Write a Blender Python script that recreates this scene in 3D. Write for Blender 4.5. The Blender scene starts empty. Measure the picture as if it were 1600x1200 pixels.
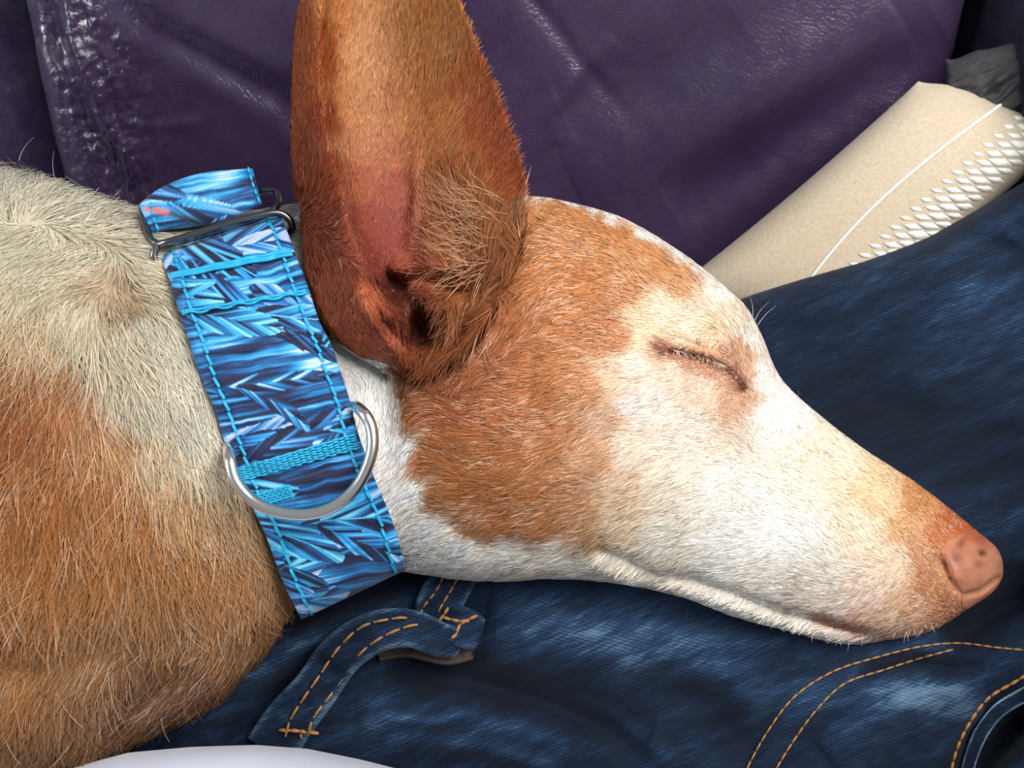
import bpy, math
import numpy as np
from mathutils import Vector, Matrix
from mathutils.bvhtree import BVHTree

rng = np.random.default_rng(7)
C = bpy.context.scene.collection
R = math.radians

# ------------------------------------------------------------ camera, world, light, exposure
FPX = 1473.0                     # focal length for a 1600 px wide frame
DIST = 0.37                      # camera to the dog's head
S = DIST / FPX                   # one unit of the modelling grid (about 0.25 mm)
PITCH = R(45)
O = np.array([0.0, 0.0, 0.60])
XA = np.array([1.0, 0, 0])
FA = np.array([0, math.cos(PITCH), -math.sin(PITCH)])
UA = np.array([0, math.sin(PITCH), math.cos(PITCH)])
CAM = O - FA * DIST
cd = bpy.data.cameras.new('camera')
cam = bpy.data.objects.new('camera', cd); C.objects.link(cam)
cam.location = CAM; cam.rotation_euler = (R(90) - PITCH, 0, 0)
cd.sensor_width = 36; cd.lens = 36 * FPX / 1600; cd.clip_start = 0.01
cd.dof.use_dof = True; cd.dof.focus_distance = 0.345; cd.dof.aperture_fstop = 18
sc = bpy.context.scene
sc.camera = cam
sc.view_settings.view_transform = 'Standard'; sc.view_settings.look = 'None'
sc.view_settings.gamma = 1; sc.view_settings.use_curve_mapping = False
sc.view_settings.exposure = 0.0
w = bpy.data.worlds.new('room_light'); sc.world = w; w.use_nodes = True
w.node_tree.nodes['Background'].inputs[0].default_value = (0.80, 0.88, 1.0, 1)
w.node_tree.nodes['Background'].inputs[1].default_value = 0.30
def area(name, loc, target, size, power, col):
    l = bpy.data.lights.new(name, 'AREA'); l.shape = 'RECTANGLE'; l.size, l.size_y = size
    l.energy = power; l.color = col
    o = bpy.data.objects.new(name, l); C.objects.link(o); o.location = loc
    o.rotation_euler = (Vector(target) - Vector(loc)).to_track_quat('-Z', 'Y').to_euler()
    return o
area('window_light', (0.42, -0.24, 1.36), (0, 0, 0.6), (0.60, 0.50), 14.5, (1.0, 0.98, 0.955))
area('window_light', (-1.5, -0.5, 1.25), (-0.1, 0.1, 0.65), (0.32, 0.75), 17, (0.88, 0.94, 1.0))

# ------------------------------------------------------------ helpers
def P(x, y, d):
    """grid point -> world; x, y as seen at the head's distance, d = height towards the viewer, all in units of S"""
    x = np.asarray(x, float); y = np.asarray(y, float); d = np.asarray(d, float)
    x, y, d = np.broadcast_arrays(x, y, d)
    k = DIST - d * S
    return CAM + FA * k[..., None] + XA * ((x - 800) / FPX * k)[..., None] - UA * ((y - 600) / FPX * k)[..., None]
def unP(v):
    r = v - CAM
    k = r @ FA
    return 800 + FPX * (r @ XA) / k, 600 - FPX * (r @ UA) / k, (DIST - k) / S
def lin(c):
    c = np.asarray(c, float) / 255
    return np.where(c <= 0.04045, c / 12.92, ((c + 0.055) / 1.055) ** 2.4)
def interp(keys, t):
    """smooth (Catmull-Rom) interpolation of rows of keys at t in [0, n-1]"""
    K = np.asarray(keys, float); n = len(K)
    t = np.clip(np.asarray(t, float), 0, n - 1 - 1e-9)
    i = t.astype(int); f = (t - i)[..., None]
    a = K[np.clip(i - 1, 0, n - 1)]; b = K[i]; c = K[np.clip(i + 1, 0, n - 1)]; e = K[np.clip(i + 2, 0, n - 1)]
    return 0.5 * (2 * b + (c - a) * f + (2 * a - 5 * b + 4 * c - e) * f ** 2 + (3 * b - a - 3 * c + e) * f ** 3)
def path(keys, n):
    return interp(keys, np.linspace(0, len(keys) - 1, n))
def sstep(a, b, x):
    t = np.clip((x - a) / (b - a), 0, 1); return t * t * (3 - 2 * t)
def vnoise(x, y, seed=0):
    x = np.asarray(x, float); y = np.asarray(y, float)
    xi = np.floor(x).astype(np.int64); yi = np.floor(y).astype(np.int64)
    fx = x - xi; fy = y - yi; fx = fx * fx * (3 - 2 * fx); fy = fy * fy * (3 - 2 * fy)
    def h(a, b):
        n = (a * 374761393 + b * 668265263 + seed * 1442695041) & 0xffffffff
        n = ((n ^ (n >> 13)) * 1274126177) & 0xffffffff
        n = (n ^ (n >> 16)) & 0xffffffff
        return n / 4294967295.0
    return (h(xi, yi) * (1 - fx) + h(xi + 1, yi) * fx) * (1 - fy) + (h(xi, yi + 1) * (1 - fx) + h(xi + 1, yi + 1) * fx) * fy
def fbm(x, y, seed=0, o=3):
    s = 0; a = 1; t = 0
    for k in range(o):
        s = s + a * vnoise(x * 2 ** k, y * 2 ** k, seed + k); t += a; a *= 0.5
    return s / t
def polydist(x, y, pts):
    """distance to a polyline and position 0..1 along it"""
    best = np.full(np.shape(x), 1e9); tt = np.zeros(np.shape(x)); n = len(pts) - 1
    sgn = np.zeros(np.shape(x))
    for i in range(n):
        ax, ay = pts[i][:2]; bx, by = pts[i + 1][:2]
        L = (bx - ax) ** 2 + (by - ay) ** 2 + 1e-9
        t = np.clip(((x - ax) * (bx - ax) + (y - ay) * (by - ay)) / L, 0, 1)
        dx = x - ax - t * (bx - ax); dy = y - ay - t * (by - ay)
        dd = np.hypot(dx, dy); m = dd < best
        best = np.where(m, dd, best); tt = np.where(m, (i + t) / n, tt)
        sgn = np.where(m, np.sign((bx - ax) * dy - (by - ay) * dx), sgn)
    return best, tt, sgn
def ridge(x, y, pts, wd, h, taper=True):
    d, t, _ = polydist(x, y, pts)
    e = np.sin(np.pi * np.clip(t, 0.0, 1)) ** 0.5 if taper else 1
    return h * np.exp(-(d / wd) ** 2) * e
def blob(x, y, cx, cy, rx, ry, h, a=0):
    c, s_ = math.cos(R(a)), math.sin(R(a))
    u = ((x - cx) * c + (y - cy) * s_) / rx; v = (-(x - cx) * s_ + (y - cy) * c) / ry
    return h * np.exp(-(u * u + v * v))

def link_mesh(name, V, F, mat, parent=None, smooth=True, UV=None, col=None):
    V = np.asarray(V, np.float32).reshape(-1, 3)
    me = bpy.data.meshes.new(name)
    if isinstance(F, np.ndarray):
        n, k = F.shape
        me.vertices.add(len(V)); me.vertices.foreach_set('co', V.ravel())
        me.loops.add(n * k); me.loops.foreach_set('vertex_index', F.ravel().astype(np.int32))
        me.polygons.add(n); me.polygons.foreach_set('loop_start', np.arange(n, dtype=np.int32) * k)
        me.update(calc_edges=True)
    else:
        me.from_pydata([tuple(v) for v in V], [], F)
    me.validate()
    if smooth:
        me.polygons.foreach_set('use_smooth', np.ones(len(me.polygons), bool))
    if UV is not None:
        a = me.attributes.new('pos2', 'FLOAT_VECTOR', 'POINT')
        u3 = np.zeros((len(V), 3), np.float32); u3[:, :2] = UV
        a.data.foreach_set('vector', u3.ravel())
    if col is not None:
        a = me.attributes.new('tint', 'FLOAT_COLOR', 'POINT')
        c4 = np.ones((len(V), 4), np.float32); c4[:, :3] = col
        a.data.foreach_set('color', c4.ravel())
    me.materials.append(mat)
    o = bpy.data.objects.new(name, me); C.objects.link(o)
    if parent is not None: o.parent = parent
    return o
def grid_faces(nu, nv, cu=False, cv=False, off=0):
    iu = np.arange(nu if cu else nu - 1); iv = np.arange(nv if cv else nv - 1)
    a, b = np.meshgrid(iu, iv, indexing='ij'); a = a.ravel(); b = b.ravel()
    a2 = (a + 1) % nu; b2 = (b + 1) % nv
    return np.stack([a * nv + b, a * nv + b2, a2 * nv + b2, a2 * nv + b], 1) + off
def tube_arrays(pts, r, n=8, closed=False, cap=True):
    """world polyline + radius (scalar or per point) -> verts, faces list"""
    pts = np.asarray(pts, float); m = len(pts)
    r = np.broadcast_to(np.asarray(r, float), (m,))
    if closed: T = np.roll(pts, -1, 0) - np.roll(pts, 1, 0)
    else: T = np.gradient(pts, axis=0)
    T /= np.linalg.norm(T, axis=1)[:, None] + 1e-12
    up = -FA; A = np.cross(T, up)
    A /= np.linalg.norm(A, axis=1)[:, None] + 1e-9
    B = np.cross(T, A)
    ph = np.arange(n) * 2 * np.pi / n
    V = pts[:, None] + r[:, None, None] * (A[:, None] * np.cos(ph)[None, :, None] + B[:, None] * np.sin(ph)[None, :, None])
    F = [list(map(int, f)) for f in grid_faces(m, n, closed, True)]
    if cap and not closed:
        F.append(list(range(n))); F.append([(m - 1) * n + i for i in range(n)][::-1])
    return V.reshape(-1, 3), F
class MB:
    def __init__(s): s.V = []; s.F = []; s.n = 0
    def add(s, V, F):
        V = np.asarray(V).reshape(-1, 3)
        s.V.append(V); s.F += [[i + s.n for i in f] for f in F]; s.n += len(V)
    def tube(s, pts, r, n=8, closed=False): s.add(*tube_arrays(pts, r, n, closed))
    def build(s, name, mat, parent=None, smooth=True): return link_mesh(name, np.concatenate(s.V), s.F, mat, parent, smooth)
def empty(name, loc, label=None, cat=None):
    o = bpy.data.objects.new(name, None); C.objects.link(o); o.location = loc
    if label: o['label'] = label
    if cat: o['category'] = cat
    return o
def adopt(root):
    """keep world places of children when the root empty is not at the origin"""
    inv = Matrix.Translation(root.location).inverted()
    for o in bpy.data.objects:
        if o.parent is root: o.matrix_parent_inverse = inv

# ------------------------------------------------------------ material helpers
def mat(name, col=(0.5, 0.5, 0.5), rough=0.6, metal=0, spec=0.5, sheen=0, coat=0):
    m = bpy.data.materials.new(name); m.use_nodes = True
    b = m.node_tree.nodes['Principled BSDF']
    b.inputs['Base Color'].default_value = (*col, 1); b.inputs['Roughness'].default_value = rough
    b.inputs['Metallic'].default_value = metal; b.inputs['Specular IOR Level'].default_value = spec
    b.inputs['Sheen Weight'].default_value = sheen; b.inputs['Coat Weight'].default_value = coat
    return m, m.node_tree, b
def nd(t, kind, **kw):
    n = t.nodes.new(kind)
    for k, v in kw.items():
        if k in n.inputs: n.inputs[k].default_value = v
        else: setattr(n, k, v)
    return n
def ramp(t, fac, stops, interp_='LINEAR'):
    r = t.nodes.new('ShaderNodeValToRGB'); r.color_ramp.interpolation = interp_
    e = r.color_ramp.elements
    while len(e) < len(stops): e.new(0.5)
    for k, (p, c) in enumerate(stops):
        e[k].position = p; e[k].color = (*c, 1) if len(c) == 3 else c
    t.links.new(fac, r.inputs[0]); return r
def attr(t, name): return nd(t, 'ShaderNodeAttribute', attribute_name=name)
def mapping(t, vec, scale=(1, 1, 1), rot=(0, 0, 0)):
    r = nd(t, 'ShaderNodeMapping'); r.inputs['Rotation'].default_value = rot; t.links.new(vec, r.inputs[0])
    m = nd(t, 'ShaderNodeMapping'); m.inputs['Scale'].default_value = scale
    t.links.new(r.outputs[0], m.inputs[0]); return m
def bump(t, h, strength, dist, normal=None):
    b = nd(t, 'ShaderNodeBump', Strength=strength, Distance=dist); t.links.new(h, b.inputs['Height'])
    if normal: t.links.new(normal, b.inputs['Normal'])
    return b
def math_(t, op, a, b=None, val=None):
    m = nd(t, 'ShaderNodeMath', operation=op); t.links.new(a, m.inputs[0])
    if b is not None: t.links.new(b, m.inputs[1])
    if val is not None: m.inputs[1].default_value = val
    return m

# leather
def leather(name, c0, c1, rough=0.36):
    m, t, b = mat(name, c0, rough, spec=0.75)
    tc = nd(t, 'ShaderNodeTexCoord')
    n1 = nd(t, 'ShaderNodeTexNoise', Scale=9.0, Detail=4.0); t.links.new(tc.outputs['Object'], n1.inputs[0])
    r1 = ramp(t, n1.outputs[0], [(0.3, c0), (0.7, c1)]); t.links.new(r1.outputs[0], b.inputs['Base Color'])
    v = nd(t, 'ShaderNodeTexVoronoi', Scale=420.0, feature='DISTANCE_TO_EDGE'); t.links.new(tc.outputs['Object'], v.inputs[0])
    n2 = nd(t, 'ShaderNodeTexNoise', Scale=90.0, Detail=3.0); t.links.new(tc.outputs['Object'], n2.inputs[0])
    b1 = bump(t, n2.outputs[0], 0.35, 0.0012)
    vr = ramp(t, v.outputs[0], [(0.0, (0, 0, 0)), (0.12, (1, 1, 1))])
    b2 = bump(t, vr.outputs[0], 0.30, 0.0002, b1.outputs[0]); t.links.new(b2.outputs[0], b.inputs['Normal'])
    rr = ramp(t, n2.outputs[0], [(0.3, (rough - .08,) * 3), (0.7, (rough + .1,) * 3)]); t.links.new(rr.outputs[0], b.inputs['Roughness'])
    return m
M_purple = leather('purple_leather', tuple(lin((46, 32, 60))), tuple(lin((64, 49, 76))), 0.27)
M_dleather = leather('dark_leather', tuple(lin((22, 17, 32))), tuple(lin((34, 27, 46))), 0.45)
M_cloth_black = leather('black_cloth', tuple(lin((20, 18, 22))), tuple(lin((30, 27, 32))), 0.8)

# denim: pos2 carries cloth coordinates in grid units
def denim(name, light=1.0):
    m, t, b = mat(name, (0.02, 0.05, 0.12), 0.85, spec=0.15, sheen=0.04)
    a = attr(t, 'pos2')
    mp = mapping(t, a.outputs['Vector'], (0.008, 0.035, 1), (0, 0, R(24)))
    n1 = nd(t, 'ShaderNodeTexNoise', Scale=1.0, Detail=5.0, Roughness=0.6); t.links.new(mp.outputs[0], n1.inputs[0])
    mp2 = mapping(t, a.outputs['Vector'], (0.035, 0.28, 1), (0, 0, R(24)))
    n2 = nd(t, 'ShaderNodeTexNoise', Scale=1.0, Detail=3.0); t.links.new(mp2.outputs[0], n2.inputs[0])
    mp3 = mapping(t, a.outputs['Vector'], (0.01, 0.058, 1), (0, 0, R(-16)))
    wv = nd(t, 'ShaderNodeTexWave', Scale=1.0, Distortion=2.5, Detail=2.0, bands_direction='Y'); wv.inputs['Detail Scale'].default_value = 2.0
    t.links.new(mp3.outputs[0], wv.inputs[0])
    s1 = math_(t, 'MULTIPLY', n1.outputs[0], val=0.5)
    s2 = math_(t, 'MULTIPLY', n2.outputs[0], val=0.34)
    s3 = math_(t, 'MULTIPLY', wv.outputs[0], val=0.06)
    q = math_(t, 'ADD', math_(t, 'ADD', s1.outputs[0], s2.outputs[0]).outputs[0], s3.outputs[0])
    wear = attr(t, 'tint')
    q2 = math_(t, 'ADD', q.outputs[0], math_(t, 'MULTIPLY', wear.outputs['Fac'], val=0.55).outputs[0])
    r = ramp(t, q2.outputs[0], [(0.30, tuple(lin((9, 16, 29)) * light)), (0.47, tuple(lin((16, 30, 50)) * light)),
                                (0.60, tuple(lin((30, 52, 78)) * light)), (0.80, tuple(lin((90, 116, 138)) * light)),
                                (0.98, tuple(lin((150, 180, 200)) * light))])
    t.links.new(r.outputs[0], b.inputs['Base Color'])
    bb = bump(t, q.outputs[0], 0.5, 0.0006); t.links.new(bb.outputs[0], b.inputs['Normal'])
    return m
M_denim = denim('denim')
M_thread, _, _ = mat('amber_thread', tuple(lin((158, 110, 54))), 0.75)
M_shirt, t, b = mat('white_jersey', tuple(lin((186, 189, 202))), 0.8, sheen=0.2)
M_inner, _, _ = mat('dark_lining', tuple(lin((60, 50, 42))), 0.9)

# cushion cotton
M_beige, t, b = mat('beige_cotton', tuple(lin((190, 170, 142))), 0.9, spec=0.2, sheen=0.1)
tc = nd(t, 'ShaderNodeTexCoord'); n1 = nd(t, 'ShaderNodeTexNoise', Scale=700.0, Detail=2.0); t.links.new(tc.outputs['Object'], n1.inputs[0])
r1 = ramp(t, n1.outputs[0], [(0.3, tuple(lin((176, 160, 138)))), (0.7, tuple(lin((190, 175, 152))))]); t.links.new(r1.outputs[0], b.inputs['Base Color'])
bb = bump(t, n1.outputs[0], 0.3, 0.0004); t.links.new(bb.outputs[0], b.inputs['Normal'])
M_whitestitch, _, _ = mat('white_embroidery', tuple(lin((222, 222, 214))), 0.95, spec=0.1)

# printed fabric of the collar
def tint_mat(name, rough, spec=0.3, weave=0, sheen=0):
    m, t, b = mat(name, (1, 1, 1), rough, spec=spec, sheen=sheen)
    a = attr(t, 'tint'); t.links.new(a.outputs['Color'], b.inputs['Base Color'])
    if weave:
        p = attr(t, 'pos2'); mp = mapping(t, p.outputs['Vector'], (0.16, 0.16, 1), (0, 0, R(40)))
        wv = nd(t, 'ShaderNodeTexWave', Scale=1.0, Distortion=0.5); t.links.new(mp.outputs[0], wv.inputs[0])
        bb = bump(t, wv.outputs[0], 0.35, weave); t.links.new(bb.outputs[0], b.inputs['Normal'])
    return m
M_print = tint_mat('feather_print_fabric', 0.62, 0.35, 0.0003, 0.1)
M_cyan, _, _ = mat('turquoise_thread', tuple(lin((30, 160, 200))), 0.5)
M_metal, _, _ = mat('polished_nickel', (0.93, 0.88, 0.80), 0.20, metal=1)
M_dmetal, _, _ = mat('gunmetal', (0.22, 0.20, 0.20), 0.25, metal=1)

# skin and fur
M_skin = tint_mat('dog_skin', 0.75, 0.25)
M_nose, t, b = mat('nose_leather', tuple(lin((190, 120, 100))), 0.42, spec=0.45)
a = attr(t, 'tint'); t.links.new(a.outputs['Color'], b.inputs['Base Color'])
tc = nd(t, 'ShaderNodeTexCoord'); v = nd(t, 'ShaderNodeTexVoronoi', Scale=1300.0); t.links.new(tc.outputs['Object'], v.inputs[0])
bb = bump(t, v.outputs[0], 0.25, 0.0002); t.links.new(bb.outputs[0], b.inputs['Normal'])
M_fur, t, b = mat('fur', (1, 1, 1), 0.5, spec=0.25)
a = attr(t, 'tint'); t.links.new(a.outputs['Color'], b.inputs['Base Color'])
n = attr(t, 'fur_normal'); nn = nd(t, 'ShaderNodeVectorMath', operation='NORMALIZE'); t.links.new(n.outputs['Vector'], nn.inputs[0])
t.links.new(nn.outputs[0], b.inputs['Normal'])

# ------------------------------------------------------------ sofa
sofa = empty('sofa', P(800, 200, -600), 'purple leather sofa with creased back cushions behind the dog', 'sofa')
SY = 0.185                                                # front face of the back cushions
LEAN = R(14)
vdir = np.array([0, math.sin(LEAN), math.cos(LEAN)])
ndir = np.array([0, -math.cos(LEAN), math.sin(LEAN)])
org = np.array([0, SY, 0.55])
def back_cushion(x0, x1, z0, z1, depth, folds, m, edge=0.03, nx=560, nz=360, push=0.0):
    u = np.linspace(0, 1, nx); v = np.linspace(0, 1, nz)
    # denser towards the rounded edges
    U, V_ = np.meshgrid(u, v, indexing='ij')
    X = x0 + (x1 - x0) * U; Z = z0 + (z1 - z0) * V_
    ex = np.minimum(X - x0, x1 - X) / edge; ez = np.minimum(Z - z0, z1 - Z) / edge
    rnd = lambda e: -edge * (1 - np.sqrt(np.clip(1 - (1 - np.clip(e, 0, 1)) ** 2, 0, 1)))
    D = rnd(ex) + rnd(ez)
    D = D - push
    base = org + X[..., None] * XA + Z[..., None] * vdir + D[..., None] * ndir
    px, py, _ = unP(base.reshape(-1, 3)); px = px.reshape(X.shape); py = py.reshape(X.shape)
    D2 = folds(px, py, X, Z)
    front = base + D2[..., None] * ndir
    back = org + X[..., None] * XA + Z[..., None] * vdir - depth * ndir
    V = np.concatenate([front.reshape(-1, 3), back.reshape(-1, 3)])
    n = nx * nz
    F = [grid_faces(nx, nz), grid_faces(nx, nz, off=n)[:, ::-1]]
    ring = [i * nz for i in range(nx)] + [(nx - 1) * nz + j for j in range(1, nz)] + [i * nz + nz - 1 for i in range(nx - 2, -1, -1)] + [j for j in range(nz - 2, 0, -1)]
    ring = np.array(ring); r2 = np.roll(ring, -1)
    F.append(np.stack([ring, r2, r2 + n, ring + n], 1)[:, ::-1])
    return link_mesh('back_cushion', V, np.concatenate(F), m, sofa)
def folds_main(px, py, X, Z):
    h = ridge(px, py, [(150, -60), (215, 30), (330, 95), (430, 150), (560, 250)], 26, -0.0040)
    h += ridge(px, py, [(160, -90), (250, 20), (360, 75), (450, 120), (600, 210)], 30, 0.0020)
    h += ridge(px, py, [(190, 20), (300, 105), (420, 180), (480, 240)], 24, 0.0016)
    h += ridge(px, py, [(60, -40), (85, 60), (130, 190), (190, 300)], 14, -0.0060)
    h += ridge(px, py, [(85, -40), (120, 60), (160, 170), (215, 290)], 16, 0.0060)
    h += ridge(px, py, [(60, 60), (75, 160), (105, 260), (140, 330)], 12, 0.0045)
    h += ridge(px, py, [(150, 190), (240, 200), (330, 190)], 9, 0.0008)
    h += ridge(px, py, [(780, -60), (850, 20), (905, 95), (980, 180)], 13, -0.0012)
    h += ridge(px, py, [(760, -20), (830, 60), (890, 140), (960, 220)], 34, 0.0006)
    h += ridge(px, py, [(870, 230), (860, 180), (900, 120), (960, 60)], 16, 0.0015)
    h += ridge(px, py, [(1050, 330), (1200, 240), (1330, 150), (1480, 60)], 50, -0.006)
    h += ridge(px, py, [(900, 300), (1080, 220), (1230, 130), (1400, 20)], 70, 0.005)
    h += ridge(px, py, [(880, 180), (1030, 110), (1150, 30)], 50, -0.002)
    # fine wrinkles near the piped left edge
    wl = np.exp(-((px - 110 - 0.28 * py) / 75) ** 2)
    h += wl * 0.0030 * (fbm(px / 16 - py / 55, py / 60, 5) - 0.5) * 2
    h += wl * 0.0010 * (fbm(px / 7, py / 4.5, 9, 2) - 0.5) * 2
    h += 0.006 * (fbm(px / 260, py / 260, 3, 2) - 0.5)
    return h
def folds_side(px, py, X, Z):
    return 0.004 * (fbm(px / 120, py / 200, 31) - 0.5)
def xz(px, py):      # where the ray meets the cushion plane
    r = FA + XA * (px - 800) / FPX - UA * (py - 600) / FPX
    k = ((org - CAM) @ ndir) / (r @ ndir); q = CAM + k * r - org
    return q @ XA, q @ vdir
xl, _ = xz(30, 150); xr, _ = xz(1540, 60)
back_cushion(xl, xr, -0.14, 0.36, 0.13, folds_main, M_purple, edge=0.042)
back_cushion(xl - 0.50, xl - 0.003, -0.14, 0.36, 0.13, folds_side, M_purple, edge=0.05, nx=120, nz=90, push=0.09)
# seat, arm and frame
def rounded_box(x0, x1, y0, y1, z0, z1, r, name, m, parent, seed=1, n=20):
    V = []; F = []
    import bmesh
    bm = bmesh.new(); bmesh.ops.create_cube(bm, size=1)
    for v_ in bm.verts:
        v_.co = Vector(((x0 + x1) / 2 + v_.co.x * (x1 - x0), (y0 + y1) / 2 + v_.co.y * (y1 - y0), (z0 + z1) / 2 + v_.co.z * (z1 - z0)))
    bmesh.ops.bevel(bm, geom=bm.edges[:] + bm.verts[:], offset=r, segments=8, profile=0.6, affect='EDGES')
    me = bpy.data.meshes.new(name); bm.to_mesh(me); bm.free()
    me.polygons.foreach_set('use_smooth', np.ones(len(me.polygons), bool)); me.materials.append(m)
    o = bpy.data.objects.new(name, me); C.objects.link(o); o.parent = parent; return o
rounded_box(-0.75, xr + 0.02, -0.52, SY + 0.02, 0.24, 0.385, 0.03, 'seat_cushion', M_purple, sofa)
ax0, _ = xz(1500, 60)
rounded_box(xr + 0.004, xr + 0.20, -0.50, SY + 0.20, 0.20, 0.70, 0.06, 'armrest', M_dleather, sofa)
# the upright dark corner roll between back and arm
mb = MB()
a0 = P(1572, 140, -560); a1 = P(1574, -160, -420)
mb.tube([a0 + (a1 - a0) * k / 12 for k in range(13)], 0.011, 20); mb.build('corner_piping', M_dleather, sofa)
rounded_box(-0.78, xr + 0.20, -0.50, SY + 0.32, 0.06, 0.245, 0.02, 'sofa_frame', M_dleather, sofa)
rounded_box(-0.78, xr + 0.20, SY + 0.12, SY + 0.30, 0.24, 0.86, 0.03, 'sofa_back', M_purple, sofa)
adopt(sofa)

# crumpled dark cloth in the sofa's corner
n_ = 60
u, v = np.meshgrid(np.linspace(0, 1, n_), np.linspace(0, 1, n_), indexing='ij')
X = 1478 + 220 * u; Y = 92 + 100 * v + 10 * np.sin(u * 7) - 24 * sstep(0.0, 0.25, u) * (1 - v)
ed = np.sin(np.pi * np.clip(v, 0, 1)) ** 0.5 * np.sin(np.pi * np.clip(u, 0, 1)) ** 0.3
D = -395 + 40 * ed + 50 * (fbm(u * 7 + v * 3, v * 5, 44) - 0.5) * ed
Vf = P(X, Y, D).reshape(-1, 3); Vb = P(X, Y, D - 12 - 40 * ed).reshape(-1, 3)
F = np.concatenate([grid_faces(n_, n_), grid_faces(n_, n_, off=n_ * n_)[:, ::-1]])
cl = link_mesh('dark_cloth', np.concatenate([Vf, Vb]), F, M_cloth_black)
cl['label'] = 'black crumpled cloth tucked in the sofa corner above the beige cushion'; cl['category'] = 'cloth'

# ------------------------------------------------------------ beige cushion
A_, B_, C_, D_ = [np.array(q, float) for q in ((1448, 116, -385), (1678, 212, -350), (1300, 545, -410), (1036, 466, -430))]
nu = 90; nv = 70
def pil(u, v, side=1, off=0):
    """u along the long edge (0 at the far corner), v across"""
    u = np.asarray(u, float); v = np.asarray(v, float)
    p = (A_ * (1 - v)[..., None] + B_ * v[..., None]) * (1 - u)[..., None] + (D_ * (1 - v)[..., None] + C_ * v[..., None]) * u[..., None]
    rc = 17 * (np.exp(-((u / 0.07) ** 2 + (v / 0.12) ** 2)) + np.exp(-((u / 0.07) ** 2 + ((1 - v) / 0.12) ** 2)))
    bow = 10 * np.sin(np.pi * u)
    # edges pull in a little between the corners
    p = p.copy()
    n1 = np.array([0.64, 0.77])
    p[..., 0] += bow * (1 - 2 * v) * n1[0] * 0.6; p[..., 1] += bow * (1 - 2 * v) * n1[1] * 0.6
    p[..., 0] -= 0.75 * rc * (1 - 1.2 * v); p[..., 1] += 0.65 * rc
    e = np.clip(1 - (2 * u - 1) ** 4, 0, 1) ** 0.6 * np.clip(1 - (2 * v - 1) ** 4, 0, 1) ** 0.6
    puff = 88 * e + 5 * (fbm(u * 4, v * 3, 12) - 0.5) * e
    p[..., 2] += (puff if side > 0 else -90 * e) + off
    return P(p[..., 0], p[..., 1], p[..., 2])
U, V_ = np.meshgrid(np.linspace(0, 1, nu), np.linspace(0, 1, nv), indexing='ij')
cush = empty('cushion', P(1300, 350, -330), 'beige cotton cushion with white diamond embroidery against the sofa back', 'cushion')
VV = np.concatenate([pil(U, V_).reshape(-1, 3), pil(U, V_, -1).reshape(-1, 3)])
link_mesh('cushion_cover', VV, np.concatenate([grid_faces(nu, nv), grid_faces(nu, nv, off=nu * nv)[:, ::-1]]), M_beige, cush)
mb = MB()
uu = np.linspace(0.0, 1, 60)
lv = 0.50 - 0.12 * np.sin(np.pi * uu) + 0.16 * uu
pp = pil(uu, lv, 1, 1.5)
mb.tube(pp, 2.6 * S * 1.15, 8); mb.build('embroidered_line', M_whitestitch, cush)
mb = MB()
nd_, cols = 23, 5
for i in range(nd_):
    for j in range(cols):
        uc = 0.015 + (i + (j % 2) * 0.5) / nd_ * 0.97
        vc0 = 0.66 + 0.3 * (j + 0.2) / (cols - 1) * 1.0
        vc = vc0 + 0.04 * uc - 0.02
        big = 1.35 if j in (2,) else (1.1 if j in (1, 3) else 0.8)
        if (i % 2 == 0) and j in (2, 3): big *= 1.15
        du = 0.0122 * big * (0.85 + 0.25 * rng.random()); dv = 0.052 * big
        if uc + du > 0.995 or vc + dv > 0.995: continue
        q = [(uc - du, vc), (uc - du * .42, vc - dv * .5), (uc + du * .25, vc - dv), (uc + du * .6, vc - dv * 0.5), (uc + du, vc), (uc + du * .42, vc + dv * .5), (uc - du * .25, vc + dv), (uc - du * .6, vc + dv * .5)]
        top = pil(np.array([a for a, _ in q]), np.array([b for _, b in q]), 1, 0.8)
        bot = pil(np.array([a for a, _ in q]), np.array([b for _, b in q]), 1, -1.5)
        c_ = pil(np.array([uc]), np.array([vc]), 1, 1.1)
        F = [[k, (k + 1) % 8, 16] for k in range(8)] + [[k, k + 8, (k + 1) % 8 + 8, (k + 1) % 8] for k in range(8)]
        mb.add(np.concatenate([top, bot, c_]), F)
o = mb.build('diamond_embroidery', M_whitestitch, cush); o['kind'] = 'stuff'; o['label'] = 'band of small white stitched diamonds'
adopt(cush)

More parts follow.
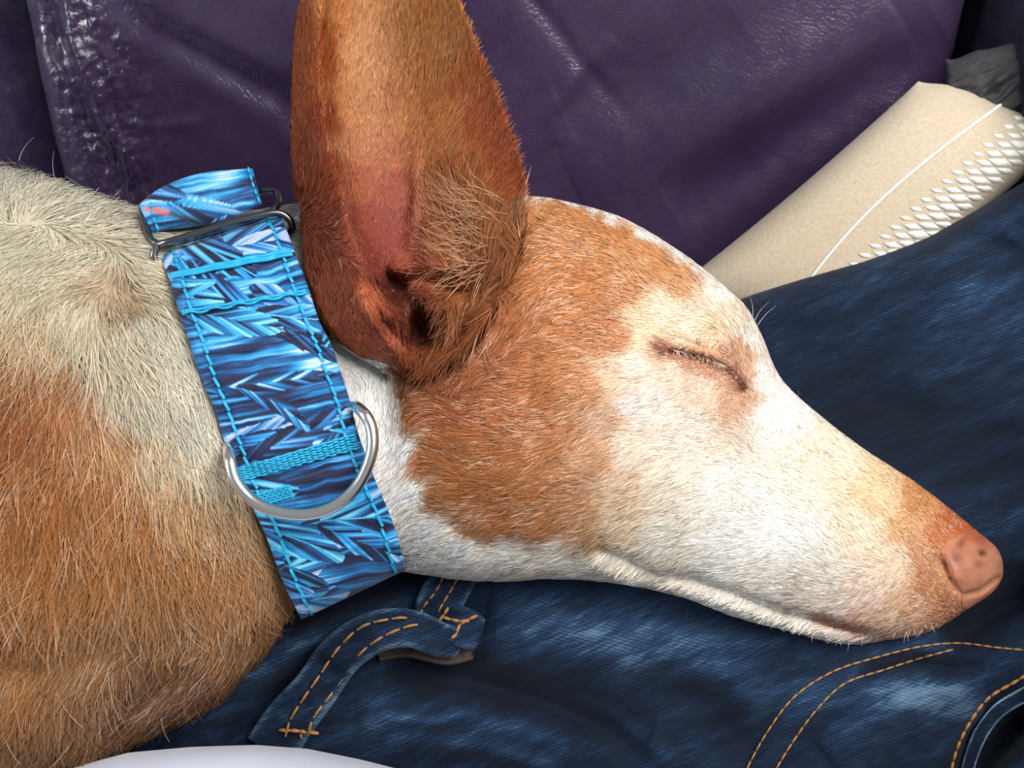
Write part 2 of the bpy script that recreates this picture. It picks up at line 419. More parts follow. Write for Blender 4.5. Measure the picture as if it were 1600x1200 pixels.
# ------------------------------------------------------------ person: jeans, belt loops, shirt
person = empty('person', P(900, 1300, -500), 'person in dark blue jeans and white shirt, lap under the dog', 'person')
YT = [(-100, 1080), (100, 1010), (400, 830), (800, 620), (1000, 530), (1120, 481), (1180, 459), (1250, 437), (1350, 407), (1450, 370), (1520, 332), (1600, 284), (1700, 235), (1850, 190), (2050, 160)]
def jt(x): return np.interp(x, [a for a, _ in YT], [b for _, b in YT])
jb = lambda x: 1620 + 0 * x
def jc(x): return np.interp(x, [-100, 350, 700, 1100, 2050], [-400, -390, -350, -330, -330])
JH = 292
J_RIDGE = [
    ([(300, 1110), (420, 1030), (560, 960), (700, 925)], 26, 18), ([(330, 1150), (430, 1085), (520, 1030)], 18, -16),
    ([(200, 1150), (330, 1120), (440, 1100)], 16, 12), ([(440, 990), (520, 950), (640, 905)], 18, -14),
    ([(600, 1050), (720, 1060), (860, 1095), (1020, 1150)], 34, -30), ([(560, 1130), (740, 1120), (900, 1160)], 34, 14),
    ([(760, 960), (900, 985), (1080, 1040), (1200, 1120)], 50, 24),
    ([(470, 1180), (600, 1120), (700, 1130)], 14, 9), ([(600, 1160), (760, 1170), (880, 1210)], 14, 8), ([(800, 1060), (960, 1120), (1060, 1200)], 16, 9),
    ([(240, 1120), (330, 1075), (430, 1050)], 12, 9), ([(1240, 1010), (1120, 1000), (980, 960)], 20, 8),
    ([(1000, 1040), (1120, 1100), (1180, 1190)], 36, -20),
    ([(1180, 1200), (1260, 1100), (1370, 1040), (1480, 1018), (1620, 1020)], 26, 10),
    ([(1340, 1052), (1430, 1035), (1540, 1050)], 16, -22),
    ([(1290, 1180), (1380, 1110), (1460, 1075), (1540, 1080)], 44, 20),
    ([(1480, 1010), (1540, 960), (1620, 925)], 40, -34),
    ([(1620, 1110), (1570, 1140), (1530, 1190), (1515, 1260)], 34, -60),
    ([(1200, 600), (1350, 640), (1500, 700), (1650, 730)], 90, -14),
    ([(1480, 360), (1560, 380), (1660, 430)], 12, -7), ([(1460, 420), (1560, 470), (1660, 500)], 40, 8),
]
def jfold(x, y):
    h = 0
    for p, wd, hh in J_RIDGE: h = h + ridge(x, y, p, wd, hh * 1.8)
    return h + 26 * (fbm(x / 150, y / 90, 61) - 0.5)
def jd(x, y):
    T = jt(x); B = jb(x); m_ = (T + B) / 2; hf = (B - T) / 2
    rel = np.clip((y - m_) / hf, -1, 1)
    e = np.clip(1 - np.abs(rel) ** 2.4, 0, 1) ** 0.55
    return jc(x) + JH * e + jfold(x, y) * np.clip(e * 2, 0, 1)
nx = 520; nt = 420
xs = np.linspace(-80, 2050, nx); th = np.linspace(0, np.pi, nt)
X, TH = np.meshgrid(xs, th, indexing='ij')
Tm = jt(X); Bm = jb(X); Y = (Tm + Bm) / 2 - (Bm - Tm) / 2 * np.cos(TH)
Df = jd(X, Y)
wear = 0.30 * np.clip(jfold(X, Y) / 34, -1, 1.2)
wear = wear + 0.42 * blob(X, Y, 1470, 1100, 90, 36, 1, 20) * fbm(X / 40, Y / 14, 77) + blob(X, Y, 1500, 380, 200, 40, 0.10, -20)
# worn pocket edge
dd, tt, sg = polydist(X, Y, [(1615, 1075), (1560, 1105), (1520, 1150), (1495, 1210)])
wear = wear + 0.0 * dd
Vf = P(X, Y, Df).reshape(-1, 3)
nb = 60; thb = np.linspace(0, np.pi, nb); Xb, THb = np.meshgrid(xs, thb, indexing='ij')
Yb = (jt(Xb) + jb(Xb)) / 2 - (jb(Xb) - jt(Xb)) / 2 * np.cos(THb)
Vb = P(Xb, Yb, jc(Xb) - 170 * np.sin(THb) ** 0.7).reshape(-1, 3)
F = np.concatenate([grid_faces(nx, nt), grid_faces(nx, nb, off=nx * nt)[:, ::-1]])
UV = np.concatenate([np.stack([X.ravel(), Y.ravel()], 1), np.stack([Xb.ravel(), Yb.ravel()], 1)])
wr = np.concatenate([wear.ravel(), np.zeros(nx * nb)])
jeans = link_mesh('jeans', np.concatenate([Vf, Vb]), F, M_denim, person, UV=UV, col=np.clip(np.stack([wr] * 3, 1), -0.3, 1))

def stitches(pts, dfun, name, parent, m=M_thread, dash=20, gap=4, r=2.2, lift=1.6, skip=0):
    """dashed thread following a polyline on a surface"""
    q = path(pts, 400)
    seg = np.hypot(np.diff(q[:, 0]), np.diff(q[:, 1])); L = np.concatenate([[0], np.cumsum(seg)])
    mb = MB(); s = 0
    while s + dash < L[-1]:
        ss = np.linspace(s, s + dash, 7)
        x = np.interp(ss, L, q[:, 0]); y = np.interp(ss, L, q[:, 1])
        d = dfun(x, y) + lift + 1.2 * np.sin(np.linspace(0, np.pi, 7)) - 2.2 * (np.abs(np.linspace(-1, 1, 7)) ** 6)
        rr = r * S * (0.65 + 0.35 * np.sin(np.linspace(0, np.pi, 7)))
        mb.tube(P(x, y, d), rr, 6); s += dash + gap
    return mb.build(name, m, parent)
stitches([(1160, 1215), (1195, 1150), (1240, 1090), (1300, 1050), (1370, 1027), (1440, 1010), (1500, 1005), (1560, 1012), (1630, 1018)], jd, 'seam_stitching', jeans, dash=13, gap=3, r=1.7)
stitches([(1205, 1215), (1235, 1165), (1275, 1110), (1320, 1068), (1380, 1047), (1440, 1028), (1500, 1012)], jd, 'seam_stitching', jeans, dash=13, gap=3, r=1.7)

# folded denim strips (belt loops) with a rolled pale edge
def strip(name, centre, half, lifts, parent, m=M_denim, thick=11, n=120, k=26, wear_edge=0.45, dfun=jd, extra=0):
    c = path(centre, n); h = path([[a] for a in half], n)[:, 0]; lf = path([[a] for a in lifts], n)[:, 0]
    T = np.gradient(c[:, :2], axis=0); T /= np.linalg.norm(T, axis=1)[:, None]
    N = np.stack([-T[:, 1], T[:, 0]], 1)
    ph = np.linspace(0, 2 * np.pi, k, endpoint=False)
    cx = np.sign(np.cos(ph)) * np.abs(np.cos(ph)) ** 0.45; cz = np.sign(np.sin(ph)) * np.abs(np.sin(ph)) ** 0.7
    X = c[:, 0, None] + N[:, 0, None] * h[:, None] * cx; Y = c[:, 1, None] + N[:, 1, None] * h[:, None] * cx
    base = dfun(c[:, 0], c[:, 1])[:, None] + lf[:, None]
    s_ = np.linspace(0, 1, n)[:, None]; tp = np.clip((1 - s_) / 0.06, 0.02, 1) ** 0.5
    X = c[:, 0, None] + (X - c[:, 0, None]) * tp; Y = c[:, 1, None] + (Y - c[:, 1, None]) * tp
    D = base + thick * cz + 9 * np.exp(-((cx - 0.8) / 0.2) ** 2) * (cz > 0) + 5 * np.exp(-((cx + 0.85) / 0.15) ** 2) * (cz > 0) + 5 * (fbm(s_ * 7, 0 * s_, 33) - 0.5) + 5 * (fbm(X / 22, Y / 22, 90) - 0.5) * 2
    we = wear_edge * (0.5 + fbm(X / 15, Y / 15, 8)) * np.clip((np.abs(cx) - 0.70) / 0.3, 0, 1) + wear_edge * 0.55 * np.exp(-((cx - 0.78) / 0.16) ** 2) * fbm(X / 9, Y / 9, 18) + 0.10 * fbm(X / 18, Y / 18, 4) + 0 * s_
    V = P(X, Y, D).reshape(-1, 3)
    F = [list(map(int, f)) for f in grid_faces(n, k, False, True)] + [list(range(k))[::-1], [(n - 1) * k + i for i in range(k)]]
    UVs = np.stack([X.ravel(), Y.ravel()], 1)
    o = link_mesh(name, V, F, m, parent, UV=UVs, col=np.stack([we.ravel()] * 3, 1))
    def surf(x, y):
        i = np.argmin((x[:, None] - c[None, :, 0]) ** 2 + (y[:, None] - c[None, :, 1]) ** 2, 1)
        return base[i, 0] + thick
    return o, surf
cA = [(420, 1175), (448, 1132), (492, 1078), (533, 1022), (585, 988), (640, 982), (690, 1000), (722, 1006)]
loopA, sA = strip('belt_loop', cA, [40, 40, 36, 35, 33, 30, 27, 22], [4, 16, 34, 46, 60, 60, 42, 22], jeans)
strip('loop_lining', [(590, 1020), (640, 1008), (700, 1020), (740, 1016)], [14, 20, 20, 14], [4, 10, 14, 8], jeans, m=M_inner, thick=8)
off = lambda C_, dx, dy: [(a + dx, b + dy) for a, b in C_]
stitches([(446, 1150), (457, 1118), (496, 1060), (531, 1010), (568, 978), (618, 966), (640, 966)], sA, 'loop_stitching', loopA, dash=22, gap=7, r=2.4, lift=4)
stitches([(482, 1148), (492, 1118), (536, 1062), (560, 1024), (596, 996), (640, 978), (672, 976)], sA, 'loop_stitching', loopA, dash=22, gap=7, r=2.4, lift=4)
stitches([(438, 1141), (462, 1142), (498, 1146)], sA, 'loop_stitching', loopA, dash=14, gap=1, r=3.4)
stitches([(470, 1146), (478, 1168)], sA, 'loop_stitching', loopA, dash=12, gap=1, r=3.4)
cB = [(712, 885), (700, 905), (682, 935), (668, 962), (700, 985), (742, 992)]
cB = [(728, 870), (708, 905), (690, 935), (678, 965), (676, 985)]
loopB, sB = strip('belt_loop', cB, [34, 34, 36, 34, 28], [4, 10, 16, 18, 6], jeans)
cB2 = [(672, 962), (700, 972), (730, 984), (752, 992)]
loopC, sC = strip('belt_loop', cB2, [22, 30, 32, 24], [16, 22, 26, 14], jeans, thick=14, wear_edge=0.3)
stitches([(694, 898), (680, 925), (662, 948), (654, 968)], sB, 'loop_stitching', loopB, dash=13, gap=3, r=2.0)
stitches([(716, 902), (703, 925), (690, 946), (682, 962)], sB, 'loop_stitching', loopB, dash=13, gap=3, r=2.0)
stitches([(700, 950), (690, 965), (674, 982)], sC, 'loop_stitching', loopC, dash=12, gap=2, r=3.0)
stitches([(690, 964), (715, 970), (745, 970)], sC, 'loop_stitching', loopC, dash=13, gap=2, r=3.0)
stitches([(745, 962), (720, 975), (712, 992), (700, 998)], sC, 'loop_stitching', loopC, dash=13, gap=2, r=3.0)
# worn pocket opening at the lower right: pale rolled hem and its stitching
pk = [(1640, 1066), (1596, 1088), (1558, 1112), (1530, 1150), (1512, 1200), (1500, 1270)]
hem, sH = strip('pocket_hem', pk, [12, 12, 12, 12, 11, 11], [24, 24, 24, 24, 24, 24], jeans, thick=13, wear_edge=1.1)
stitches([(1620, 1045), (1585, 1066), (1543, 1092), (1512, 1135), (1492, 1180), (1480, 1240)], jd, 'seam_stitching', jeans, dash=13, gap=4, r=2.8, lift=3)
# shirt
SYT = [(-400, 1300), (-100, 1262), (60, 1222), (120, 1197), (200, 1176), (300, 1167), (400, 1164), (480, 1170), (560, 1186), (640, 1206), (800, 1262), (1000, 1360)]
ns, nt2 = 160, 90
X, TH = np.meshgrid(np.linspace(-400, 1000, ns), np.linspace(0, 2 * np.pi, nt2, endpoint=False), indexing='ij')
Tm = np.interp(X, [a for a, _ in SYT], [b for _, b in SYT]); Bm = 1900 + 0 * X
Y = (Tm + Bm) / 2 - (Bm - Tm) / 2 * np.cos(TH)
sn = np.sin(TH); D = 60 + np.where(sn > 0, 200, 190) * np.sign(sn) * np.abs(sn) ** 0.8
D = D + (sn > 0) * 12 * np.sin(X / 60 + Y / 40) * np.abs(sn)
endf = np.sin(np.pi * (X + 400) / 1400) ** 0.3
shirt = link_mesh('shirt', P(X, Y, D * endf).reshape(-1, 3), [list(map(int, f)) for f in grid_faces(ns, nt2, False, True)] + [list(range(nt2)), list(range((ns - 1) * nt2, ns * nt2))[::-1]], M_shirt, person)
adopt(person)

# ------------------------------------------------------------ dog: body, head and ear as one surface
dog = empty('dog', P(500, 1000, -250), 'sleeping tan and white dog with upright ear resting on denim lap', 'dog')
#       Tx    Ty    Bx    By    c    hdF   hdB  expo
SEC = [(1566, 878, 1566, 900, -30, 8, 8),
       (1556, 856, 1550, 925, -28, 30, 24),
       (1528, 832, 1505, 955, -26, 52, 40),
       (1480, 793, 1455, 984, -25, 66, 50),
       (1425, 752, 1395, 996, -24, 76, 55),
       (1350, 704, 1320, 1002, -22, 88, 60),
       (1285, 655, 1235, 983, -20, 98, 70),
       (1222, 596, 1150, 960, -20, 112, 80),
       (1190, 532, 1075, 932, -20, 130, 90),
       (1165, 486, 1005, 914, -20, 146, 100),
       (1122, 443, 930, 903, -20, 156, 110),
       (1060, 396, 860, 900, -20, 162, 120),
       (980, 348, 790, 903, -20, 166, 125),
       (900, 322, 725, 902, -20, 165, 130),
       (820, 308, 670, 895, -20, 162, 130),
       (730, 308, 625, 890, -22, 160, 130),
       (620, 312, 585, 900, -25, 160, 130),
       (520, 318, 535, 918, -28, 166, 140),
       (430, 330, 490, 935, -30, 176, 150),
       (330, 345, 450, 960, -30, 186, 160),
       (240, 345, 415, 1005, -30, 205, 180),
       (160, 330, 335, 1085, -40, 235, 190),
       (60, 298, 200, 1160, -50, 265, 200),
       (-60, 262, 60, 1235, -60, 290, 220),
       (-220, 200, -120, 1320, -80, 310, 240),
       (-420, 170, -350, 1370, -100, 320, 250),
       (-640, 200, -600, 1370, -110, 300, 250),
       (-800, 400, -790, 1200, -120, 200, 180)]
NS, NR = 260, 128
K = path(SEC, NS); ph = np.linspace(0, 2 * np.pi, NR, endpoint=False)
T2 = K[:, None, 0:2]; B2 = K[:, None, 2:4]; Mx = (T2 + B2) / 2
cs = np.cos(ph)[None, :, None]; sn = np.sin(ph)[None, :]
XY = Mx + (T2 - Mx) * cs
D = K[:, 4:5] + np.where(sn > 0, K[:, 5:6], K[:, 6:7]) * np.sign(sn) * np.abs(sn) ** 0.82
V = P(XY[..., 0], XY[..., 1], D).reshape(-1, 3)
F = [list(map(int, f)) for f in grid_faces(NS, NR, False, True)] + [list(range(NR)), list(range((NS - 1) * NR, NS * NR))[::-1]]
# ear: rows from tip to base: y, xl, xr, edge depth left, right, cup, roll fraction, roll height
EAR = [(-262, 596, 612, 70, 70, 4, 0.15, 2),
       (-225, 566, 634, 74, 74, 12, 0.15, 6),
       (-150, 520, 668, 82, 80, 34, 0.15, 12),
       (-60, 484, 698, 92, 88, 56, 0.15, 16),
       (20, 467, 722, 104, 96, 70, 0.16, 18),
       (100, 459, 752, 118, 106, 80, 0.17, 22),
       (200, 458, 790, 138, 122, 88, 0.18, 26),
       (290, 466, 818, 158, 146, 86, 0.20, 30),
       (360, 476, 816, 176, 168, 84, 0.23, 34),
       (430, 482, 796, 192, 182, 76, 0.33, 36),
       (490, 500, 768, 200, 184, 60, 0.45, 34),
       (535, 530, 735, 192, 180, 40, 0.50, 26),
       (565, 575, 700, 176, 170, 16, 0.50, 12),
       (582, 610, 668, 150, 150, 0, 0.5, 0)]
NE, NC = 150, 70
K = path(EAR, NE); s = np.linspace(0, 1, NC)[None, :]
xl_, xr_ = K[:, 1:2], K[:, 2:3]; rf = K[:, 6:7]
Xe = xl_ + (xr_ - xl_) * s; Ye = K[:, 0:1] + 0 * s + 14 * np.sin(np.pi * s) * 0
edge = K[:, 3:4] * (1 - s) + K[:, 4:5] * s
roll = K[:, 7:8] * (2.0 * np.sin(np.pi / 2 * np.clip(s / (rf * 0.85), 0, 1)) - 1.0 - 0.8 * sstep(0, 1, np.clip((s - rf * .85) / (rf * .15), 0, 1)))
sp = np.clip((s - rf) / (1 - rf), 0, 1)
cup = K[:, 5:6] * np.sin(np.pi * np.clip(sp, 0, 1) ** 0.72) ** 0.8
Df = edge + np.where(s < rf, roll, -K[:, 7:8] * 0.0) - cup - 0.5 * K[:, 7:8] * sstep(0, 1, np.clip((s - rf) / 0.05, 0, 1)) * (s >= rf)
bulge = np.sin(np.pi * s) ** 0.5
Db = np.minimum(Df, edge) - 14 - 10 * bulge
Vf = P(Xe, Ye, Df).reshape(-1, 3); Vb = P(Xe, Ye, Db).reshape(-1, 3)
n = NE * NC
ring = np.array([i * NC for i in range(NE)] + [(NE - 1) * NC + j for j in range(1, NC)] + [i * NC + NC - 1 for i in range(NE - 2, -1, -1)] + [j for j in range(NC - 2, 0, -1)])
r2 = np.roll(ring, -1)
FE = np.concatenate([grid_faces(NE, NC), grid_faces(NE, NC, off=n)[:, ::-1], np.stack([ring, r2, r2 + n, ring + n], 1)[:, ::-1]])
nv0 = len(V)
Vall = np.concatenate([V, Vf, Vb]); Fall = F + [list(map(int, f)) for f in (FE + nv0)]
# remesh to one continuous skin
tm = bpy.data.meshes.new('tmp'); tm.from_pydata([tuple(v) for v in Vall], [], Fall)
to = bpy.data.objects.new('tmp', tm); C.objects.link(to)
mod = to.modifiers.new('r', 'REMESH'); mod.mode = 'VOXEL'; mod.voxel_size = 0.00095
sm = to.modifiers.new('s', 'SMOOTH'); sm.factor = 0.5; sm.iterations = 6
dg = bpy.context.evaluated_depsgraph_get(); me = bpy.data.meshes.new_from_object(to.evaluated_get(dg))
bpy.data.objects.remove(to)
nvt = len(me.vertices); co = np.empty(nvt * 3, np.float32); me.vertices.foreach_get('co', co); co = co.reshape(-1, 3).astype(float)
def normals(me, n):
    a = np.empty(n * 3, np.float32); me.vertices.foreach_get('normal', a); return a.reshape(-1, 3).astype(float)
nr = normals(me, nvt)
px, py, pd = unP(co)
face = np.clip((nr @ -FA) * 2.2, 0, 1)
EARPOLY = [(460, -300), (455, 100), (455, 230), (470, 330), (478, 420), (500, 510), (560, 556), (640, 575), (700, 560), (770, 500), (815, 420), (825, 300), (790, 190), (750, 80), (715, -20), (650, -300)]
def inpoly(x, y, poly):
    c = np.zeros(np.shape(x), bool); j = len(poly) - 1
    for i in range(len(poly)):
        xi, yi = poly[i]; xj, yj = poly[j]
        c ^= ((yi > y) != (yj > y)) & (x < (xj - xi) * (y - yi) / (yj - yi + 1e-9) + xi); j = i
    return c
LID = [(1044, 548), (1066, 553), (1095, 560), (1122, 570), (1145, 582)]
MOUTH = [(935, 852), (985, 872), (1030, 893), (1090, 905), (1150, 925), (1210, 950), (1270, 968), (1330, 984), (1400, 998)]
def disp(x, y):
    h = blob(x, y, 1098, 548, 52, 34, 17, 15)                       # eyeball under the lids
    h += blob(x, y, 1110, 505, 75, 22, 12, 25)                      # brow
    h += ridge(x, y, LID, 7, -18) + ridge(x, y, [(1040, 535), (1075, 532), (1120, 548), (1150, 572)], 6, -6)
    h += blob(x, y, 1160, 612, 11, 8, -14)
    h += blob(x, y, 1185, 640, 40, 30, -6)
    h += ridge(x, y, [(1010, 600), (930, 610), (840, 600)], 42, 9)   # cheekbone
    h += blob(x, y, 1010, 520, 50, 40, -9)
    h += blob(x, y, 830, 730, 130, 95, 12, -10)                     # jaw muscle
    h += blob(x, y, 1120, 700, 120, 50, -8, 20)
    h += blob(x, y, 1300, 880, 110, 60, 8, 20)                      # flews
    h += ridge(x, y, MOUTH, 11, -16)
    h += ridge(x, y, [(930, 850), (985, 872), (1040, 905)], 14, -6)
    h += ridge(x, y, [(690, 800), (760, 850), (860, 862), (950, 868)], 18, -5)
    h += ridge(x, y, [(1240, 955), (1300, 975), (1380, 992)], 9, -8)
    h += blob(x, y, 600, 620, 30, 90, -16)                           # shade hollow behind the ear
    # nose
    h += ridge(x, y, [(1466, 868), (1474, 884), (1484, 908), (1500, 930)], 6, -10)
    h += ridge(x, y, [(1500, 932), (1530, 925), (1566, 898)], 5, -8)
    h += blob(x, y, 1500, 895, 20, 22, 8)
    # ear canal and folds
    h += blob(x, y, 606, 446, 30, 22, -50, 20)
    h += blob(x, y, 648, 515, 24, 26, -52)
    h += blob(x, y, 695, 445, 34, 15, -34, 20)
    h += ridge(x, y, [(604, 420), (630, 422), (668, 415), (700, 422)], 13, 24)
    h += ridge(x, y, [(618, 480), (650, 462), (690, 478), (722, 510)], 15, 16)
    h += ridge(x, y, [(560, 455), (580, 500), (612, 548)], 7, 9)
    h += ridge(x, y, [(575, 455), (598, 500), (630, 545)], 9, -12)
    h += ridge(x, y, [(645, 250), (650, 320), (640, 400)], 10, 6)
    h += ridge(x, y, [(780, 330), (800, 400), (770, 480)], 30, -10)
    # body
    h += ridge(x, y, [(60, 560), (180, 640), (280, 740)], 60, -8) + blob(x, y, 190, 450, 30, 18, -14, 40)
    h += ridge(x, y, [(-60, 1000), (100, 1010), (230, 960)], 50, -14) + ridge(x, y, [(150, 1130), (260, 1060), (330, 1000)], 34, -22)
    return h
dv = disp(px, py) * face
co2 = P(px, py, pd + dv)
# the band presses the coat in a little
me.vertices.foreach_set('co', co2.astype(np.float32).ravel()); me.update()
nr = normals(me, nvt)

# coat colours, sampled by place
CS = [ # x, y, r, g, b
 # forehead, crown and cheek: tan
 (915,342,196,128,82),(945,356,196,128,82),(985,376,198,132,86),(1012,396,198,132,86),(1045,416,200,138,96),(1072,436,202,142,100),(860,326,196,128,82),(885,332,196,128,82),(850,340,196,128,82),(900,345,196,128,82),(960,375,198,132,86),(1030,415,200,138,96),(1080,440,205,150,112),(860,420,190,122,78),(930,440,190,122,76),
 (990,460,194,132,92),(900,520,186,116,72),(960,520,188,122,80),(850,600,182,112,70),(900,580,186,120,76),(800,660,176,106,66),(880,680,184,122,84),
 (720,640,160,90,52),(700,700,170,102,60),(720,760,180,112,68),(780,760,178,110,68),(850,750,182,118,80),(790,820,184,116,76),(860,820,186,124,84),(910,800,196,140,106),
 (760,700,176,108,66),(930,720,200,150,118),(960,650,206,165,140),(930,600,190,130,92),(940,840,205,158,126),(650,640,160,92,54),(665,720,178,110,70),(690,785,186,122,80),(740,825,190,128,88),
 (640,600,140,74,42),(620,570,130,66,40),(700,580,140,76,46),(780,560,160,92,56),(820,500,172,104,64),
 # top rim: bright light along the crown's outline, put in as white coat
 (880,306,246,240,232),(900,310,246,240,232),(940,322,246,240,232),(970,335,246,240,232),(1025,362,246,240,232),(1050,376,246,240,232),(1100,412,244,238,230),(1150,458,244,238,230),(850,303,246,240,232),(920,314,246,240,232),(1000,346,246,240,232),(1080,396,244,238,230),(1130,440,240,228,214),
 # brow and eye
 (1040,490,232,212,190),(1080,500,232,210,188),(1010,500,226,196,166),(1120,520,222,192,164),(1150,500,232,210,190),(1180,530,240,228,216),(1060,525,226,198,172),
 (1050,545,200,150,122),(1080,560,196,144,118),(1110,570,196,144,118),(1140,585,196,144,120),(1160,560,198,150,126),(1160,612,206,160,136),(1170,590,206,160,136),(1100,545,200,150,122),
 (1100,605,220,190,172),(1050,590,224,196,178),(1000,580,228,206,190),(960,590,222,190,166),(990,630,230,216,208),(1030,620,228,212,202),
 (1190,590,240,230,222),(1220,640,240,232,224),
 # muzzle
 (1000,700,232,212,194),(1080,680,234,218,204),(1050,760,234,218,200),(980,760,222,190,164),(980,820,226,200,176),(1050,840,238,226,212),(1120,780,240,232,220),(1150,850,243,238,230),
 (1200,800,242,236,224),(1250,850,242,236,226),(1250,760,238,226,208),(1300,720,236,218,196),(1300,900,238,224,212),(1350,830,234,216,194),(1380,780,224,190,156),(1350,920,230,206,192),
 (1400,880,228,200,178),(1420,820,206,156,116),(1440,790,190,130,86),(1440,860,204,150,116),(1460,900,196,136,102),(1430,950,212,164,138),(1400,970,214,176,156),(1480,960,196,132,104),(1480,840,186,112,74),(1500,830,168,88,56),
 (1100,900,240,230,218),(1180,925,238,228,216),(1050,900,236,222,206),(1250,945,232,216,202),(1300,965,214,184,166),(1340,975,206,164,146),(1310,945,234,216,204),(1250,985,234,226,216),(1300,992,232,224,214),(1260,975,232,222,208),(1330,1000,230,224,216),(1200,968,238,230,218),(1120,940,240,232,220),
 # jaw and throat: white
 (1000,890,238,226,212),(940,875,238,226,214),(870,870,238,226,214),(800,862,240,230,220),(730,850,246,242,234),(680,820,248,244,236),(650,770,248,244,238),(630,700,246,242,236),(610,640,240,236,228),(590,600,236,232,224),
 (860,900,236,222,208),(760,895,238,228,216),(680,880,240,232,220),(620,850,242,236,226),(560,600,230,226,218),(575,700,240,236,230),(460,350,236,232,220),(480,400,236,230,214),(930,900,238,226,212),(640,870,242,236,226),
 # ear: red-brown left rim deepened for shade, dark canal hollows painted in
 (470,60,160,82,38),(462,180,158,78,34),(470,280,150,70,32),(485,350,148,68,32),(495,100,158,80,40),(500,200,142,66,32),(510,280,140,64,34),(530,0,190,126,78),(600,0,198,142,98),(690,20,190,122,66),
 (560,100,198,142,102),(620,100,194,136,94),(680,100,192,128,76),(730,130,178,98,48),(560,180,192,132,96),(620,190,186,124,84),(690,190,188,122,76),(750,200,172,88,42),(770,260,168,84,40),(800,290,162,78,38),
 (550,240,184,124,96),(620,250,176,108,80),(680,260,182,116,76),(740,280,182,112,70),(560,290,168,98,78),(620,300,160,84,70),(560,350,150,76,68),(610,360,146,70,66),(600,400,142,68,64),(650,380,152,78,70),(640,415,190,104,92),(670,410,170,90,78),
 (700,320,186,124,92),(720,370,182,122,90),(760,350,180,114,72),(700,400,180,118,88),(780,400,182,118,80),(740,450,164,100,68),(720,500,156,96,64),(700,540,150,86,56),
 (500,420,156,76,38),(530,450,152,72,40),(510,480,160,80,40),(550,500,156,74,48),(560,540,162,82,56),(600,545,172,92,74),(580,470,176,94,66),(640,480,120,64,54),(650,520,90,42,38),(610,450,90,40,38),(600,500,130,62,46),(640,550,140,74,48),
 (580,-100,188,124,78),(500,-100,160,84,40),(670,-100,180,104,54),(600,-250,170,96,50),
 # neck and body
 (0,270,222,218,208),(60,290,226,222,208),(140,320,228,224,210),(200,350,228,222,206),(60,380,228,220,200),(150,400,224,214,194),(220,420,226,218,200),(190,450,190,164,134),(180,440,200,176,148),(40,450,222,208,182),(120,480,222,208,184),
 (230,500,224,216,200),(170,540,220,206,184),(60,500,206,182,150),(0,500,190,156,114),(0,560,160,98,56),(60,560,170,110,66),(110,570,176,120,76),(130,600,180,128,88),(200,600,222,212,194),(250,620,228,220,206),(290,650,230,224,212),(240,680,214,190,158),
 (320,720,222,206,184),(300,760,200,158,112),(350,780,200,160,120),(180,660,190,142,96),(160,720,184,122,70),(60,620,156,92,48),(20,700,172,108,58),(100,700,178,114,62),(200,760,188,128,74),(80,800,180,118,64),(180,850,186,128,76),(280,850,190,134,84),
 (360,880,190,136,90),(400,880,196,148,106),(440,950,186,134,88),(40,920,182,126,76),(140,950,182,130,82),(240,940,180,130,86),(320,980,182,130,84),(400,990,168,118,78),(430,1010,170,116,76),(60,1040,176,124,78),(160,1050,168,122,84),(250,1060,150,110,82),
 (330,1050,160,110,78),(120,1140,150,108,74),(40,1150,152,110,72),(220,1120,140,98,72),(0,1190,150,106,68),(-300,500,176,116,66),(-300,900,180,120,70),(-200,300,222,214,200),(-500,600,180,120,70),(340,650,236,232,222),(300,560,232,226,214),(280,480,230,224,208)]
CS = np.array(CS, float); CL = lin(CS[:, 2:])
EW = np.array([any(abs(r_[0] - a_) + abs(r_[1] - b_) < 3 for a_, b_ in ((460, 350), (480, 400), (560, 600), (590, 600), (450, 320))) for r_ in CS])
EM = inpoly(CS[:, 0], CS[:, 1], EARPOLY) & ~EW
